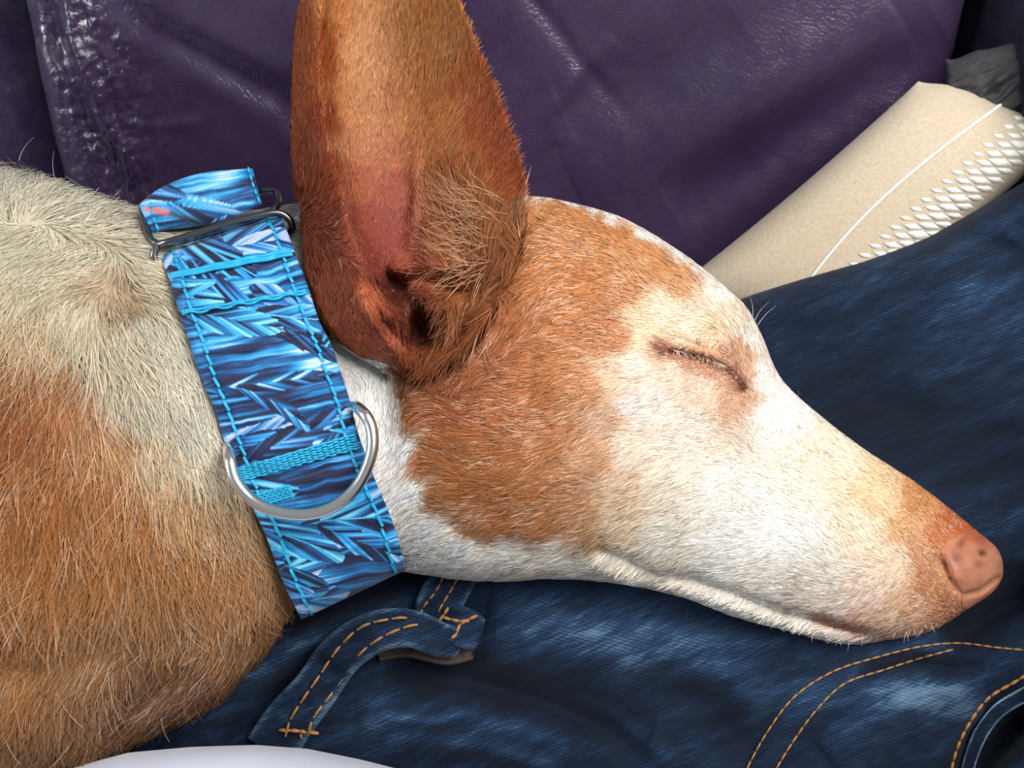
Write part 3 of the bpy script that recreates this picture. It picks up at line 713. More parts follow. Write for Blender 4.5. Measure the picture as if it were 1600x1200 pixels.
def coat(x, y, d, jit=9, seed=0):
    out = np.empty((len(x), 3)); st = 20000
    jx = (fbm(x / 13, y / 13, 101 + seed) - 0.5) * 2 * jit; jy = (fbm(x / 13, y / 13, 151 + seed) - 0.5) * 2 * jit
    X = x + jx; Y = y + jy
    for i in range(0, len(x), st):
        d2 = (X[i:i + st, None] - CS[None, :, 0]) ** 2 + (Y[i:i + st, None] - CS[None, :, 1]) ** 2 + 60
        w_ = 1 / d2 ** 2.6
        xx, yy, dd_ = x[i:i + st], y[i:i + st], d[i:i + st]
        isear = inpoly(xx, yy, EARPOLY) & ((dd_ > 62) | (yy < 350)); hid = inpoly(xx, yy, EARPOLY) & ~isear & (xx < 600)
        w_ = np.where(isear[:, None] & EW[None], 0, w_); w_ = np.where(((xx < 600) & ~isear & (yy < 620))[:, None] & EM[None], 0, w_)
        out[i:i + st] = (w_ @ CL) / w_.sum(1)[:, None]
    def mx(m, c):
        m = np.clip(m, 0, 1)[:, None]; out[:] = out * (1 - m) + lin(c) * m
    lu = out @ np.array([0.3, 0.6, 0.1]); out[:] = out * 0.97 + lu[:, None] * 0.03
    bk = sstep(470, 380, x - 0.3 * (y - 600))[:, None]; sat = ((out.max(1) - out.min(1)) / (out.max(1) + 1e-6))[:, None]
    out[:] = out * (1 - bk * (0.26 - 0.14 * np.clip(sat * 1.4, 0, 1)) * np.array([0.9, 0.95, 1.3]))      # body colour dimmed for its weaker light; its tan also yellower than the face
    out[:] = out * (1 - np.clip(sat * 1.3 - 0.15, 0, 1) * (1 - bk) * np.array([0.06, 0.07, 0.24]))
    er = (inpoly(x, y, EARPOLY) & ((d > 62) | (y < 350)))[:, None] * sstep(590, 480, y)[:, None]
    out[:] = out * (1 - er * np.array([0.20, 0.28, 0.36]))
    mx(ridge(x, y, [(1036, 545)] + LID + [(1160, 600)], 10, 0.95, False), (120, 62, 48))
    mx(blob(x, y, 1161, 612, 9, 8, 0.85), (130, 60, 46))
    mx(ridge(x, y, [(1270, 962), (1320, 975), (1380, 990)], 11, 0.8), (150, 92, 80))
    mx(blob(x, y, 1476, 882, 6, 14, 0.8, -20), (90, 34, 20))
    return out
px, py, pd = unP(co2)
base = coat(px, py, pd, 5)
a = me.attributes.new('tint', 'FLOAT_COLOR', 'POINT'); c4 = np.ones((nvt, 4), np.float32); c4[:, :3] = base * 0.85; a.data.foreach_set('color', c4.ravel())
me.materials.clear(); me.materials.append(M_skin)
me.polygons.foreach_set('use_smooth', np.ones(len(me.polygons), bool))
body = bpy.data.objects.new('body', me); C.objects.link(body); body.parent = dog; me.name = 'body'

# ------------------------------------------------------------ nose leather
me.calc_loop_triangles()
nt_ = len(me.loop_triangles); tri = np.empty(nt_ * 3, np.int32); me.loop_triangles.foreach_get('vertices', tri); tri = tri.reshape(-1, 3)
NOSEPOLY = [(1466, 862), (1480, 845), (1505, 830), (1540, 820), (1600, 850), (1600, 920), (1540, 965), (1502, 950), (1500, 932), (1484, 908)]
def nose_in(x, y): return inpoly(x, y, NOSEPOLY)
sel = nose_in(px, py)
tsel = sel[tri].all(1)
ids = np.unique(tri[tsel]); rem = -np.ones(nvt, int); rem[ids] = np.arange(len(ids))
import bmesh
bm = bmesh.new()
for i in ids: bm.verts.new(Vector(co2[i] + nr[i] * 0.0003))
bm.verts.ensure_lookup_table()
for f in rem[tri[tsel]]:
    try: bm.faces.new([bm.verts[int(k)] for k in f])
    except ValueError: pass
bmesh.ops.subdivide_edges(bm, edges=bm.edges[:], cuts=1, use_grid_fill=True)
bmesh.ops.smooth_vert(bm, verts=[v_ for v_ in bm.verts if not v_.is_boundary], factor=0.5, use_axis_x=True, use_axis_y=True, use_axis_z=True)
nc = np.array([v_.co[:] for v_ in bm.verts]); nx_, ny_, nd2 = unP(nc)
h = ridge(nx_, ny_, [(1470, 868), (1476, 884), (1484, 902)], 5, -12) + ridge(nx_, ny_, [(1500, 932), (1530, 925), (1566, 898)], 4, -7) + ridge(nx_, ny_, [(1484, 905), (1500, 932)], 4, -6)
nc = P(nx_, ny_, nd2 + h)
for v_, c_ in zip(bm.verts, nc): v_.co = Vector(c_)
nme = bpy.data.meshes.new('nose'); bm.to_mesh(nme); bm.free()
cc = np.tile(lin((190, 126, 102)), (len(nc), 1))
def mixc(m, c): 
    global cc
    m = np.clip(m, 0, 1)[:, None]; cc = cc * (1 - m) + lin(c) * m
mixc(sstep(1530, 1500, nx_ + (ny_ - 860) * 0.3) * 0.8, (186, 116, 84))
mixc(blob(nx_, ny_, 1525, 838, 26, 14, 0.9, 35), (160, 78, 50))
mixc(blob(nx_, ny_, 1493, 872, 9, 13, 0.8), (120, 60, 66)); mixc(blob(nx_, ny_, 1502, 848, 6, 9, 0.8, 40), (110, 52, 38))
mixc(blob(nx_, ny_, 1534, 864, 7, 6, 0.95, 30), (80, 40, 20)); mixc(blob(nx_, ny_, 1529, 881, 9, 7, 0.6), (130, 72, 40))
mixc(blob(nx_, ny_, 1556, 885, 12, 16, 0.4), (160, 124, 84)); mixc(ridge(nx_, ny_, [(1470, 868), (1476, 884), (1486, 906)], 5, 1), (74, 22, 12))
mixc(ridge(nx_, ny_, [(1484, 905), (1502, 933), (1530, 925), (1566, 898)], 4, 0.7), (120, 58, 44))
cc = cc * np.array([0.82, 0.84, 0.80]) * (0.80 + 0.4 * fbm(nx_ / 9, ny_ / 9, 77))[:, None]
a = nme.attributes.new('tint', 'FLOAT_COLOR', 'POINT'); c4 = np.ones((len(nc), 4), np.float32); c4[:, :3] = cc; a.data.foreach_set('color', c4.ravel())
nme.polygons.foreach_set('use_smooth', np.ones(len(nme.polygons), bool)); nme.materials.append(M_nose)
nose = bpy.data.objects.new('nose', nme); C.objects.link(nose); nose.parent = dog; nose['label'] = 'pinkish brown speckled nose leather'

# closed eye: dark lid rims
bvh = BVHTree.FromPolygons([tuple(v) for v in co2], [tuple(map(int, f)) for f in tri])
def hit(x, y):
    o_ = CAM; r = P(x, y, 0) - CAM
    h_ = bvh.ray_cast(Vector(o_), Vector(r).normalized())
    return (np.array(h_[0]), np.array(h_[1])) if h_[0] is not None else (P(x, y, 0), -FA)
def on_skin(x, y): return np.array([unP(hit(a_, b_)[0][None])[2][0] for a_, b_ in zip(x, y)])
M_lid, _, _ = mat('eyelid_skin', tuple(lin((96, 48, 38))), 0.45)
q = path(LID, 24); dl = on_skin(q[:, 0], q[:, 1]); rr = 2.3 * S * np.sin(np.linspace(0.15, np.pi - 0.15, 24)) ** 0.6
for dy, k in ((-2.2, 'upper_eyelid'), (2.4, 'lower_eyelid')):
    mb = MB(); mb.tube(P(q[:, 0], q[:, 1] + dy, dl + 2.5), rr, 8); mb.build(k, M_lid, dog)

# ------------------------------------------------------------ fur
FL = np.array([ # x, y, dx, dy
 (1520,850,-.8,-.5),(1450,800,-.85,-.45),(1300,850,-.92,-.35),(1200,750,-.95,-.15),(1250,930,-.9,-.4),(1350,960,-.8,.5),(1250,970,-.7,.6),(1130,930,-.75,.6),(1150,860,-.95,-.05),
 (1000,750,-.85,.45),(1000,650,-.85,.2),(1080,640,-.9,.1),(1100,520,-.3,.45),(1050,500,-.7,-.2),(1150,500,-.4,-.7),(1000,500,-.9,.1),(1100,600,-.85,.3),(1170,560,-.5,-.7),(1200,620,-.8,-.5),
 (900,350,-.95,-.1),(900,450,-.95,.2),(1000,400,-.9,-.35),(850,420,-.8,.5),(800,480,-.5,.8),(850,560,-.95,.15),(800,620,-.95,0),(700,620,-.9,-.25),(700,700,-.85,-.35),(780,720,-.93,.2),(900,700,-.85,.4),(900,800,-.9,.3),(750,800,-.93,.15),
 (690,770,-.9,.1),(640,760,-.6,.7),(620,680,-.3,.9),(600,620,-.2,.95),(700,860,-.8,.5),(620,850,-.7,.6),(850,890,-.85,.5),(950,890,-.8,.55),(1050,910,-.8,.55),
 (440,325,.5,-.5),(458,350,.6,.3),(478,400,.7,.6),
 (470,100,-.3,-.9),(465,250,-.35,-.85),(500,200,.1,-1),(560,150,.15,-1),(620,100,.2,-1),(690,60,.35,-.9),(700,180,.6,-.75),(770,230,.7,-.6),(740,120,.6,-.75),(810,290,.7,-.6),(600,280,.4,-.8),(560,350,.1,-.9),(700,330,-.5,-.7),
 (730,400,-.7,-.35),(760,350,.5,-.75),(780,440,.55,-.7),(720,500,-.15,.9),(700,550,-.3,.9),(500,450,-.2,.9),(520,500,.3,.9),(570,540,.8,.4),(660,520,-.2,.9),
 (-60,260,-.1,-.9),(0,262,.1,-.9),(60,292,.3,-.8),(130,322,.5,-.65),(200,350,.75,-.3),(60,400,-.3,.8),(150,420,-.6,.5),(230,430,.8,.3),(190,500,.25,.95),(100,520,-.25,.95),(0,500,-.4,.9),(250,560,.4,.9),(300,640,.4,.9),(180,620,.1,1),
 (60,640,-.25,.95),(150,750,-.1,1),(60,800,-.45,.85),(250,780,.15,1),(330,800,.3,.95),(400,900,.35,.93),(440,960,.5,.8),(280,900,-.05,1),(150,900,-.4,.9),(50,950,-.5,.85),(250,1000,-.45,.85),(350,1000,.0,1),(150,1080,-.4,.9),
 (50,1100,-.35,.95),(300,1060,-.5,.8),(-300,600,-.6,.8),(-300,300,-.9,.1),(-300,1000,-.5,.85)], float)
LN = np.array([ # x, y, length
 (1500,860,5),(1440,850,9),(1300,850,13),(1200,800,14),(1150,930,20),(1300,970,18),(1050,700,16),(1000,600,15),(1100,520,13),(1095,565,5),(1170,590,7),(1180,520,18),(1080,410,18),(900,400,17),(850,500,18),(750,650,22),
 (800,800,20),(900,750,18),(700,850,20),(620,750,16),(850,895,26),(1000,905,24),(440,330,34),(455,350,34),(470,385,30),(480,410,26),(600,620,18),
 (470,150,14),(560,150,12),(690,100,18),(740,180,17),(745,90,15),(780,250,17),(805,290,14),(700,20,14),(600,200,12),(600,300,7),(580,360,5),(620,380,4),(700,320,34),(720,380,42),(760,420,40),(710,510,50),(720,560,40),(500,430,12),(560,500,8),(600,540,6),(640,480,14),(610,450,5),(650,250,14),
 (20,270,56),(60,300,56),(160,330,50),(220,350,30),(100,420,55),(200,440,40),(250,500,40),(150,560,70),(50,600,85),(250,640,50),(300,700,50),(200,750,75),(80,800,100),(300,850,60),(380,900,50),(440,960,44),(150,950,85),(300,1000,60),(100,1100,80),(-300,600,90)], float)
def idw(T, x, y, p=2.2, e=200):
    out = np.empty((len(x), T.shape[1] - 2)); st = 30000
    for i in range(0, len(x), st):
        d = (x[i:i + st, None] - T[None, :, 0]) ** 2 + (y[i:i + st, None] - T[None, :, 1]) ** 2 + e
        w_ = 1 / d ** p; out[i:i + st] = (w_ @ T[:, 2:]) / w_.sum(1)[:, None]
    return out
LE = [(252, 392), (268, 450), (300, 550), (340, 650), (365, 720), (400, 800), (440, 900), (470, 965), (480, 1000)]
RE = [(480, 1000), (700, 930), (636, 888), (625, 850), (600, 790), (575, 730), (550, 640), (530, 570), (500, 500), (470, 420), (440, 338)]
BANDPOLY = LE + RE
P0, P1, P2 = co2[tri[:, 0]], co2[tri[:, 1]], co2[tri[:, 2]]
tn = np.cross(P1 - P0, P2 - P0); ar = np.linalg.norm(tn, axis=1) / 2; tn /= (2 * ar)[:, None] + 1e-20
cen = (P0 + P1 + P2) / 3; cx, cy, cdp = unP(cen)
vd = cen - CAM; vd /= np.linalg.norm(vd, axis=1)[:, None]; fc = -(tn * vd).sum(1)
inframe = (cx > -90) & (cx < 1700) & (cy > -70) & (cy < 1290)
Lt = idw(LN, cx, cy)[:, 0]
band_t = inpoly(cx, cy, BANDPOLY) & (cdp > -60)
dens = np.where(fc > -0.25, 1.0, 0.05) * np.where(inframe, 1, 0.12) * np.clip(16 / np.clip(Lt, 4, 100), 0.30, 1.25)
dens = dens * ~band_t * ~nose_in(cx, cy)
bare = np.clip(blob(cx, cy, 600, 350, 60, 60, 0.75) + blob(cx, cy, 600, 520, 50, 50, 0.35), 0, 0.8)
dens = dens * (1 - bare)
def make_fur(name, N, sub=None, lmul=1.0, rad=0.55, lift=0.22, rnd=0.16, white=0.0, curl=0.2, label=None, seed=0, npt=5, dens_=None, dark=0.0):
    w_ = ar * (dens if dens_ is None else dens_)
    idx = rng.choice(len(ar), N, p=w_ / w_.sum())
    a_, b_ = rng.random(N), rng.random(N); f = a_ + b_ > 1; a_[f] = 1 - a_[f]; b_[f] = 1 - b_[f]
    root = P0[idx] * (1 - a_ - b_)[:, None] + P1[idx] * a_[:, None] + P2[idx] * b_[:, None]
    T_ = tri[idx]
    nrm = nr[T_[:, 0]] * (1 - a_ - b_)[:, None] + nr[T_[:, 1]] * a_[:, None] + nr[T_[:, 2]] * b_[:, None]
    nrm /= np.linalg.norm(nrm, axis=1)[:, None]
    x, y, d_ = unP(root)
    fl = idw(FL, x, y, 1.9, 900)
    ang = (fbm(x / 45, y / 45, 201) - 0.5) * 0.9 + (vnoise(x / 11, y / 11, 215 + seed) - 0.5) * 0.36 + rng.normal(0, rnd, N)
    ca, sa = np.cos(ang), np.sin(ang)
    dx = fl[:, 0] * ca - fl[:, 1] * sa; dy = fl[:, 0] * sa + fl[:, 1] * ca
    n_ = np.hypot(dx, dy) + 1e-6; dx /= n_; dy /= n_
    dr = dx[:, None] * XA - dy[:, None] * UA
    dr = dr - (dr * nrm).sum(1)[:, None] * nrm; dr /= np.linalg.norm(dr, axis=1)[:, None] + 1e-9
    L = idw(LN, x, y, 2.0)[:, 0] * lmul * (0.65 + 0.6 * rng.random(N)) * S
    side = np.cross(nrm, dr); cb = rng.normal(0, curl, N) + (vnoise(x / 30, y / 30, 230 + seed) - 0.5) * curl * 2
    lf = lift * (0.6 + 0.8 * rng.random(N))
    lf = lf * (1 + 1.0 * (x < 230) * sstep(90, 0, y - np.interp(x, [-100, 0, 60, 160, 240], [225, 255, 285, 322, 345])))
    t_ = np.linspace(0, 1, npt)
    pts = root[:, None] + L[:, None, None] * (dr[:, None] * t_[None, :, None] + nrm[:, None] * (lf[:, None] * (t_ * (1.35 - 0.75 * t_))[None])[..., None] * 1.0 + side[:, None] * (cb[:, None] * (t_ ** 2)[None])[..., None])
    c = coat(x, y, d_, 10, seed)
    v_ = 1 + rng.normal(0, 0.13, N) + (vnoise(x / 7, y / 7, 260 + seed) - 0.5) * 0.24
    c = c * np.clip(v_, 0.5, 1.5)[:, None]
    # scattered white hairs through the tan
    wh = rng.random(N) < white * np.where(inpoly(x, y, EARPOLY), 0.03, 1.0) * np.clip(3.2 * (fbm(x / 40, y / 40, 300) - 0.25), 0.1, 1.6)
    c[wh] = c[wh] * 0.55 + lin((240, 214, 186)) * 0.45
    if dark:
        dk = rng.random(N) < dark; c[dk] *= 0.6
    c = np.clip(c * 1.04, 0, 0.93)
    cu = bpy.data.hair_curves.new(name)
    cu.add_curves([npt] * N)
    cu.attributes['position'].data.foreach_set('vector', pts.astype(np.float32).ravel())
    ra = cu.attributes.get('radius') or cu.attributes.new('radius', 'FLOAT', 'POINT')
    rl = (rad * S * (0.8 + 0.5 * rng.random(N)))[:, None] * np.linspace(1, 0.22, npt)[None] ** 0.8
    ra.data.foreach_set('value', rl.astype(np.float32).ravel())
    at = cu.attributes.new('tint', 'FLOAT_COLOR', 'CURVE'); c4 = np.ones((N, 4), np.float32); c4[:, :3] = c; at.data.foreach_set('color', c4.ravel())
    hn = nrm + rng.normal(0, 0.16, (N, 3)); hn = hn + dr * rng.normal(0, 0.15, N)[:, None]
    an = cu.attributes.new('fur_normal', 'FLOAT_VECTOR', 'CURVE'); an.data.foreach_set('vector', hn.astype(np.float32).ravel())
    cu.materials.append(M_fur)
    o = bpy.data.objects.new(name, cu); C.objects.link(o); o.parent = dog; o['kind'] = 'stuff'
    if label: o['label'] = label
    return o
make_fur('fur', 250000, white=0.14, rad=0.66, dark=0.04, rnd=0.09, curl=0.12)
long_d = np.where(inframe & (fc > -0.3), 1.0, 0.1) * ((Lt > 38) * 1.0) * ~band_t * ~nose_in(cx, cy)
make_fur('guard_hair', 30000, lmul=1.1, rad=0.72, lift=0.22, rnd=0.16, white=0.16, curl=0.22, seed=5, npt=7, dens_=long_d, dark=0.06)

# eyelashes: short pale hairs over the lid line
def loose_hairs(name, roots, dirs, lens, rad, colr, bend=0.3, npt=6):
    N = len(roots); cu = bpy.data.hair_curves.new(name); cu.add_curves([npt] * N)
    t_ = np.linspace(0, 1, npt); pts = []
    for p_, d_, l_ in zip(roots, dirs, lens):
        d_ = d_ / np.linalg.norm(d_)
        s_ = np.cross(d_, rng.normal(0, 1, 3)); s_ /= np.linalg.norm(s_)
        pts.append(p_ + l_ * (d_ * t_[:, None] + s_ * bend * (t_ ** 2)[:, None]))
    cu.attributes['position'].data.foreach_set('vector', np.array(pts, np.float32).ravel())
    ra = cu.attributes.get('radius') or cu.attributes.new('radius', 'FLOAT', 'POINT')
    ra.data.foreach_set('value', np.tile(rad * np.linspace(1, 0.2, npt), N).astype(np.float32))
    at = cu.attributes.new('tint', 'FLOAT_COLOR', 'CURVE'); c4 = np.ones((N, 4), np.float32); c4[:, :3] = lin(colr); at.data.foreach_set('color', c4.ravel())
    an = cu.attributes.new('fur_normal', 'FLOAT_VECTOR', 'CURVE'); an.data.foreach_set('vector', np.tile(-FA * 0.7 + UA * 0.7, (N, 1)).astype(np.float32).ravel())
    cu.materials.append(M_fur)
    o = bpy.data.objects.new(name, cu); C.objects.link(o); o.parent = dog; o['kind'] = 'stuff'; return o
ro, di, le = [], [], []
for k in range(60):
    q_ = interp(LID, np.array([rng.uniform(0.5, 3.4)]))[0]
    ro.append(P(q_[0], q_[1] - 4, on_skin([q_[0]], [q_[1]])[0] + 5)); di.append(XA * rng.uniform(-.3, 1.1) - UA * rng.uniform(0.4, 1.0) - FA * 0.35); le.append(rng.uniform(7, 14) * S)
loose_hairs('eyelashes', ro, di, le, 0.42 * S, (226, 200, 172), 0.3)
ro, di, le = [], [], []
for x_, y_, dx_, dy_, l_ in [(1180, 500, .3, -1, 34), (1184, 508, .5, -.9, 40), (1176, 494, .1, -1, 30), (1240, 640, .4, -1, 30), (820, 292, .25, -1, 34), (818, 296, .5, -.8, 26), (655, 702, .9, -.1, 40),
                       (640, 680, .6, -.7, 26), (910, 850, 1, -.25, 90), (915, 846, .4, -1, 30), 
                       (190, 345, .2, -1, 40), (150, 320, -.5, -1, 60), (200, 340, .5, -.7, 60), (90, 290, -.4, -1, 50), (30, 250, .3, -1, 40)]:
    ro.append(hit(x_, y_)[0]); di.append(XA * dx_ - UA * dy_ - FA * 0.2); le.append(l_ * S)
for k in range(34):
    x_ = rng.uniform(1220, 1470); y_ = np.interp(x_, [1220, 1320, 1400, 1470], [974, 998, 992, 972]) - rng.uniform(0, 6)
    ro.append(hit(x_, y_)[0]); di.append(XA * rng.normal(-.2, .35) - UA * 1 - FA * rng.uniform(-.6, .3)); le.append(rng.uniform(6, 20) * S)
loose_hairs('whiskers', ro, di, le, 0.4 * S, (220, 206, 192), 0.35)

ro, di, le = [], [], []
for k in range(230):
    a_ = rng.random(); x_ = rng.normal(745, 24) - 20 * a_; y_ = 300 + 140 * a_ + rng.normal(0, 8)
    ro.append(hit(x_, y_)[0]); g_ = rng.normal(0, .25)
    di.append(XA * (-.75 + g_) - UA * (.45 - 1.0 * (1 - a_) + rng.normal(0, .3)) - FA * rng.uniform(.1, .6)); le.append(rng.uniform(24, 70) * S)
loose_hairs('ear_hair', ro, di, le, 0.42 * S, (206, 160, 124), 0.35)['label'] = 'long pale wisps at the front edge of the ear'
# ------------------------------------------------------------ collar
collar = empty('collar', P(450, 640, 0), 'blue feather print wide fabric collar around the dog\'s neck', 'collar')
Lk = [(250, 392), (258, 420), (270, 455), (285, 505), (300, 550), (318, 600), (338, 650), (355, 700), (372, 745), (396, 795), (420, 850), (445, 915), (470, 968)]
Rk = [(436, 336), (452, 370), (470, 418), (486, 462), (503, 510), (520, 545), (536, 592), (550, 640), (566, 695), (584, 745), (606, 795), (624, 850), (636, 890)]
def band_xy(c, w_):
    L = interp(Lk, c * (len(Lk) - 1)); Rr = interp(Rk, c * (len(Rk) - 1))
    wig = 2.5 * np.sin(c * 37)[..., None] * np.array([1.0, 0.2]) * 0.6
    return L * (1 - w_)[..., None] + Rr * w_[..., None] + wig * (w_ - 0.5)[..., None]
def band_d(th, w_, h=0):
    s_ = np.sin(th)
    return -28 + (218 + 10 * np.sin(np.pi * w_)) * np.sign(s_) * np.abs(s_) ** np.where(s_ > 0, 0.46, 0.75) * np.where(s_ > 0, 1, 0.8) + h
def band_wr(c, w_):
    x, y = c * 640, w_ * 200
    return 9 * (fbm(x / 34, y / 150, 401) - 0.5) * 2 + 2.2 * (vnoise(x / 9, y / 70, 402) - 0.5) * 2 * (0.4 + np.abs(w_ - 0.5))
def feathers(x, y, seed=3, n=46):
    r_ = np.random.default_rng(seed)
    # background: long flowing barbs
    pal = lin(np.array([(14, 16, 44), (16, 30, 74), (16, 62, 112), (22, 102, 162), (38, 148, 206), (104, 178, 224), (184, 202, 234)]))
    def ramp_(v, p=pal):
        v = np.clip(v, 0, 0.9999) * (len(p) - 1); i = v.astype(int); f = (v - i)[:, None]; return p[i] * (1 - f) + p[i + 1] * f
    xr = x * 0.97 - y * 0.2; yr = y * 0.97 + x * 0.2 + 14 * (fbm(x / 60, y / 80, 7) - 0.5)
    v = fbm(xr / 120, yr / 6, 21, 3) * 1.7 - 0.42 + 0.7 * (fbm(x / 70, y / 55, 8) - 0.5)
    out = ramp_(v)
    pals = [pal, lin(np.array([(12, 14, 38), (18, 50, 96), (26, 110, 170), (56, 168, 210), (130, 205, 230)])), lin(np.array([(14, 18, 46), (20, 60, 108), (34, 112, 180), (84, 158, 218), (176, 190, 232)])),
            lin(np.array([(14, 12, 34), (22, 40, 90), (24, 120, 190), (60, 170, 220), (150, 210, 240)]))]
    for k in range(n):
        cx_, cy_ = r_.uniform(220, 660), r_.uniform(300, 1000)
        a_ = R(r_.choice([-14, -20, 8, 16, -30, 150, 165, 190]) + r_.normal(0, 9)); L = r_.uniform(110, 240); W = r_.uniform(14, 30)
        u = ((x - cx_) * math.cos(a_) + (y - cy_) * math.sin(a_)) / L; q = -(x - cx_) * math.sin(a_) + (y - cy_) * math.cos(a_)
        q = q - 18 * r_.normal() * u * u
        prof = np.clip(1 - (2 * u - 1) ** 2, 0, 1) ** 0.5 * W
        phi = R(r_.uniform(7, 24)); bar = u * L * math.sin(phi) - np.abs(q) * math.cos(phi) + 5 * u * u
        sd = np.where(q > 0, 0, 50) + k * 13
        st = fbm(bar / 5.0, sd + np.abs(q) / 60, 500 + k, 2)
        inside = (u > 0) & (u < 1) & (np.abs(q) < prof * (0.75 + 0.5 * st))
        lv = 1.75 * (st - 0.5) + 0.42 + r_.uniform(-0.16, 0.16) - 0.3 * np.abs(q) / W * r_.choice([-1, 1])
        sh = (np.abs(q) < 1.0) & (k % 3 == 0)
        c_ = ramp_(lv, pals[k % 4]); c_ = np.where(sh[:, None], pals[k % 4][-2], c_)
        out = np.where(inside[:, None], c_, out)
    wv_ = (0.88 + 0.24 * vnoise(x / 1.7, y / 1.7, 3))[:, None]
    return out * wv_
th_f = np.linspace(0.0, np.pi, 620); th_b = np.linspace(np.pi, 2 * np.pi, 90)[1:-1]
ths = np.concatenate([th_f, th_b]); nth = len(ths)
wo = np.linspace(0, 1, 140); wi = np.linspace(1, 0, 24)
W_ = np.concatenate([wo, wi]); isin = np.concatenate([np.zeros(140), np.ones(24)])
TH, WW = np.meshgrid(ths, W_, indexing='ij'); _, II = np.meshgrid(ths, isin, indexing='ij')
cc_ = (1 - np.cos(TH)) / 2
xy = band_xy(cc_, WW)
edge_r = 5 * (1 - np.clip(np.minimum(WW, 1 - WW) / 0.03, 0, 1)) ** 2
D = band_d(TH, WW) + np.where(II > 0, -9, band_wr(cc_, WW) - edge_r)
colr = feathers(xy[..., 0].ravel(), xy[..., 1].ravel())
band = link_mesh('collar_band', P(xy[..., 0], xy[..., 1], D).reshape(-1, 3), grid_faces(nth, len(W_), True, True), M_print, collar, UV=xy.reshape(-1, 2), col=colr)
def bpt(c, w_, lift):
    c = np.asarray(c, float); w_ = np.asarray(w_, float); th = np.arccos(1 - 2 * np.clip(c, 0, 1))
    q_ = band_xy(c, w_); return P(q_[..., 0], q_[..., 1], band_d(th, w_) + band_wr(c, w_) + lift)
# stitching along both hems
for w0 in (0.10, 0.90):
    mb = MB(); c = 0.02 if w0 < .5 else 0.0
    while c < 0.985:
        L = 0.030; k = np.linspace(c, c + L * 0.82, 7)
        ww = w0 + 0.005 * np.sin(c * 25) + np.linspace(-.006, .006, 7)
        mb.tube(bpt(k, ww, 2.0 + 1.5 * np.sin(np.linspace(0, np.pi, 7)) - 1.0), 2.3 * S, 6); c += L
    mb.build('hem_stitching', M_cyan, band)
# thick bar tacks across the band
def tack(c0, c1, n=11, wmax=0.97, name='bar_tack', r=3.2, strands=3, wob=0.012):
    mb = MB()
    for s_ in range(strands):
        for k in range(n):
            a0 = 0.03 + (wmax - .03) * k / n; a1 = 0.03 + (wmax - .03) * (k + 1.05) / n
            ww = np.linspace(a0, a1, 8); cc2 = c0 + (c1 - c0) * ww + (s_ - (strands - 1) / 2) * 0.0062 + wob * 0.4 * np.sin(np.linspace(0, np.pi, 8)) * (1 if k % 2 else -1) * (0.3 + 0.4 * (s_ % 2))
            mb.tube(bpt(cc2, ww, 3.5 + 2.5 * np.sin(np.linspace(0, np.pi, 8))), r * S * 0.8, 6)
    mb.build(name, M_cyan, band)
tack(0.115, 0.125, 7, r=3.4); tack(0.225, 0.235, 10, r=2.6, strands=2); 
tack(0.662, 0.655, 20, strands=6, r=2.2, wob=0.006); tack(0.735, 0.725, 14, wmax=0.34, strands=5, r=2.2, wob=0.006)
# upper fabric loop of the martingale
nl, kl = 200, 90
cl_ = path([(228, 343), (262, 326), (312, 312), (360, 302), (402, 291)], nl); hh = path([[24], [34], [40], [37], [29]], nl)[:, 0]
T = np.gradient(cl_, axis=0); T /= np.linalg.norm(T, axis=1)[:, None]; N_ = np.stack([-T[:, 1], T[:, 0]], 1)
phk = np.linspace(0, 2 * np.pi, kl, endpoint=False)
cxk = np.sign(np.cos(phk)) * np.abs(np.cos(phk)) ** 0.8; czk = np.sin(phk)
X = cl_[:, 0, None] + N_[:, 0, None] * hh[:, None] * cxk; Y = cl_[:, 1, None] + N_[:, 1, None] * hh[:, None] * cxk
Dl = 66 + 16 * czk + 5 * (fbm(X / 60, Y / 14, 420) - 0.5) * (czk > 0)
def loop_d(x, y): return 66 + 16 * np.ones_like(x)
cloop = feathers(X.ravel(), Y.ravel(), 11, 40)
om = ridge(X.ravel(), Y.ravel(), [(222, 327), (245, 328), (268, 334)], 4.5, 1.0)[:, None]; cloop = cloop * (1 - om) + lin((216, 92, 52)) * om
om = np.clip(ridge(X.ravel(), Y.ravel(), [(262, 332), (300, 345), (340, 362)], 7, 1.0), 0, 1)[:, None]; cloop = cloop * (1 - om) + lin((26, 26, 34)) * om
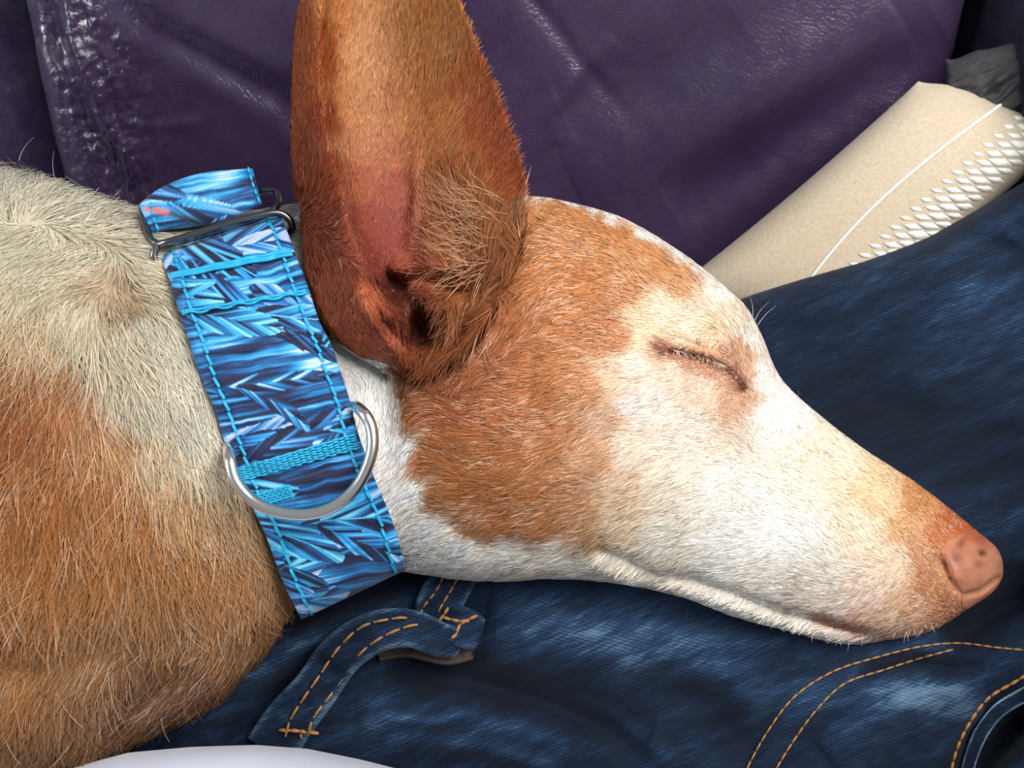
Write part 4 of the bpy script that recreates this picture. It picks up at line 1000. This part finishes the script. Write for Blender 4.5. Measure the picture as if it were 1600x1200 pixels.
lp = link_mesh('collar_loop', P(X, Y, Dl).reshape(-1, 3), [list(map(int, f)) for f in grid_faces(nl, kl, False, True)] + [list(range(kl))[::-1], list(range((nl - 1) * kl, nl * kl))], M_print, collar, UV=np.stack([X.ravel(), Y.ravel()], 1), col=cloop)
stitches([(388, 262), (396, 290), (408, 322)], loop_d, 'loop_stitching', lp, M_cyan, 9, 3, 2.0, 1)
stitches([(236, 316), (240, 340), (250, 366)], loop_d, 'loop_stitching', lp, M_cyan, 9, 3, 2.0, 1)
# metal slides
def wire(name, pts, r, m, sq=1):
    mb = MB(); q_ = path(list(pts) + [pts[0]], 160)[:-1]; mb.tube(P(q_[:, 0], q_[:, 1], q_[:, 2]), r * S, 12, True); mb.build(name, m, collar)
wire('metal_slide', [(221, 322, 60), (227, 350, 74), (238, 375, 92), (264, 381, 100), (330, 364, 100), (400, 342, 92), (430, 326, 80), (436, 308, 60), (418, 298, 46), (330, 314, 44), (240, 322, 48)], 5, M_dmetal)
wire('metal_slide', [(246, 382, 108), (241, 400, 108), (254, 416, 102), (300, 404, 88), (400, 376, 80), (450, 366, 84), (455, 347, 92), (436, 333, 98), (400, 338, 104), (320, 361, 112), (266, 377, 116)], 5.5, M_dmetal)
# D ring
RG = [(357, 700), (360, 722), (368, 750), (388, 776), (412, 792), (440, 801), (470, 804), (500, 800), (530, 786), (556, 762), (573, 732), (582, 700), (581, 672), (572, 650), (556, 634)]
q_ = path(RG, 90); kk = np.linspace(0, 1, 90)
dr_ = 214 + 10 * np.sin(np.pi * kk); dr_ = dr_ - 24 * (1 - np.clip(kk / 0.08, 0, 1)) ** 2 - 24 * (1 - np.clip((1 - kk) / 0.08, 0, 1)) ** 2
bar = np.linspace(0, 1, 24)[1:-1]; bx = 556 + (357 - 556) * bar; by = 634 + (700 - 634) * bar
full = np.concatenate([P(q_[:, 0], q_[:, 1], dr_), P(bx, by, 176 + 0 * bar)])
mb = MB(); mb.tube(full, 8.2 * S, 20, True); mb.build('d_ring', M_metal, collar)
adopt(collar); adopt(dog)
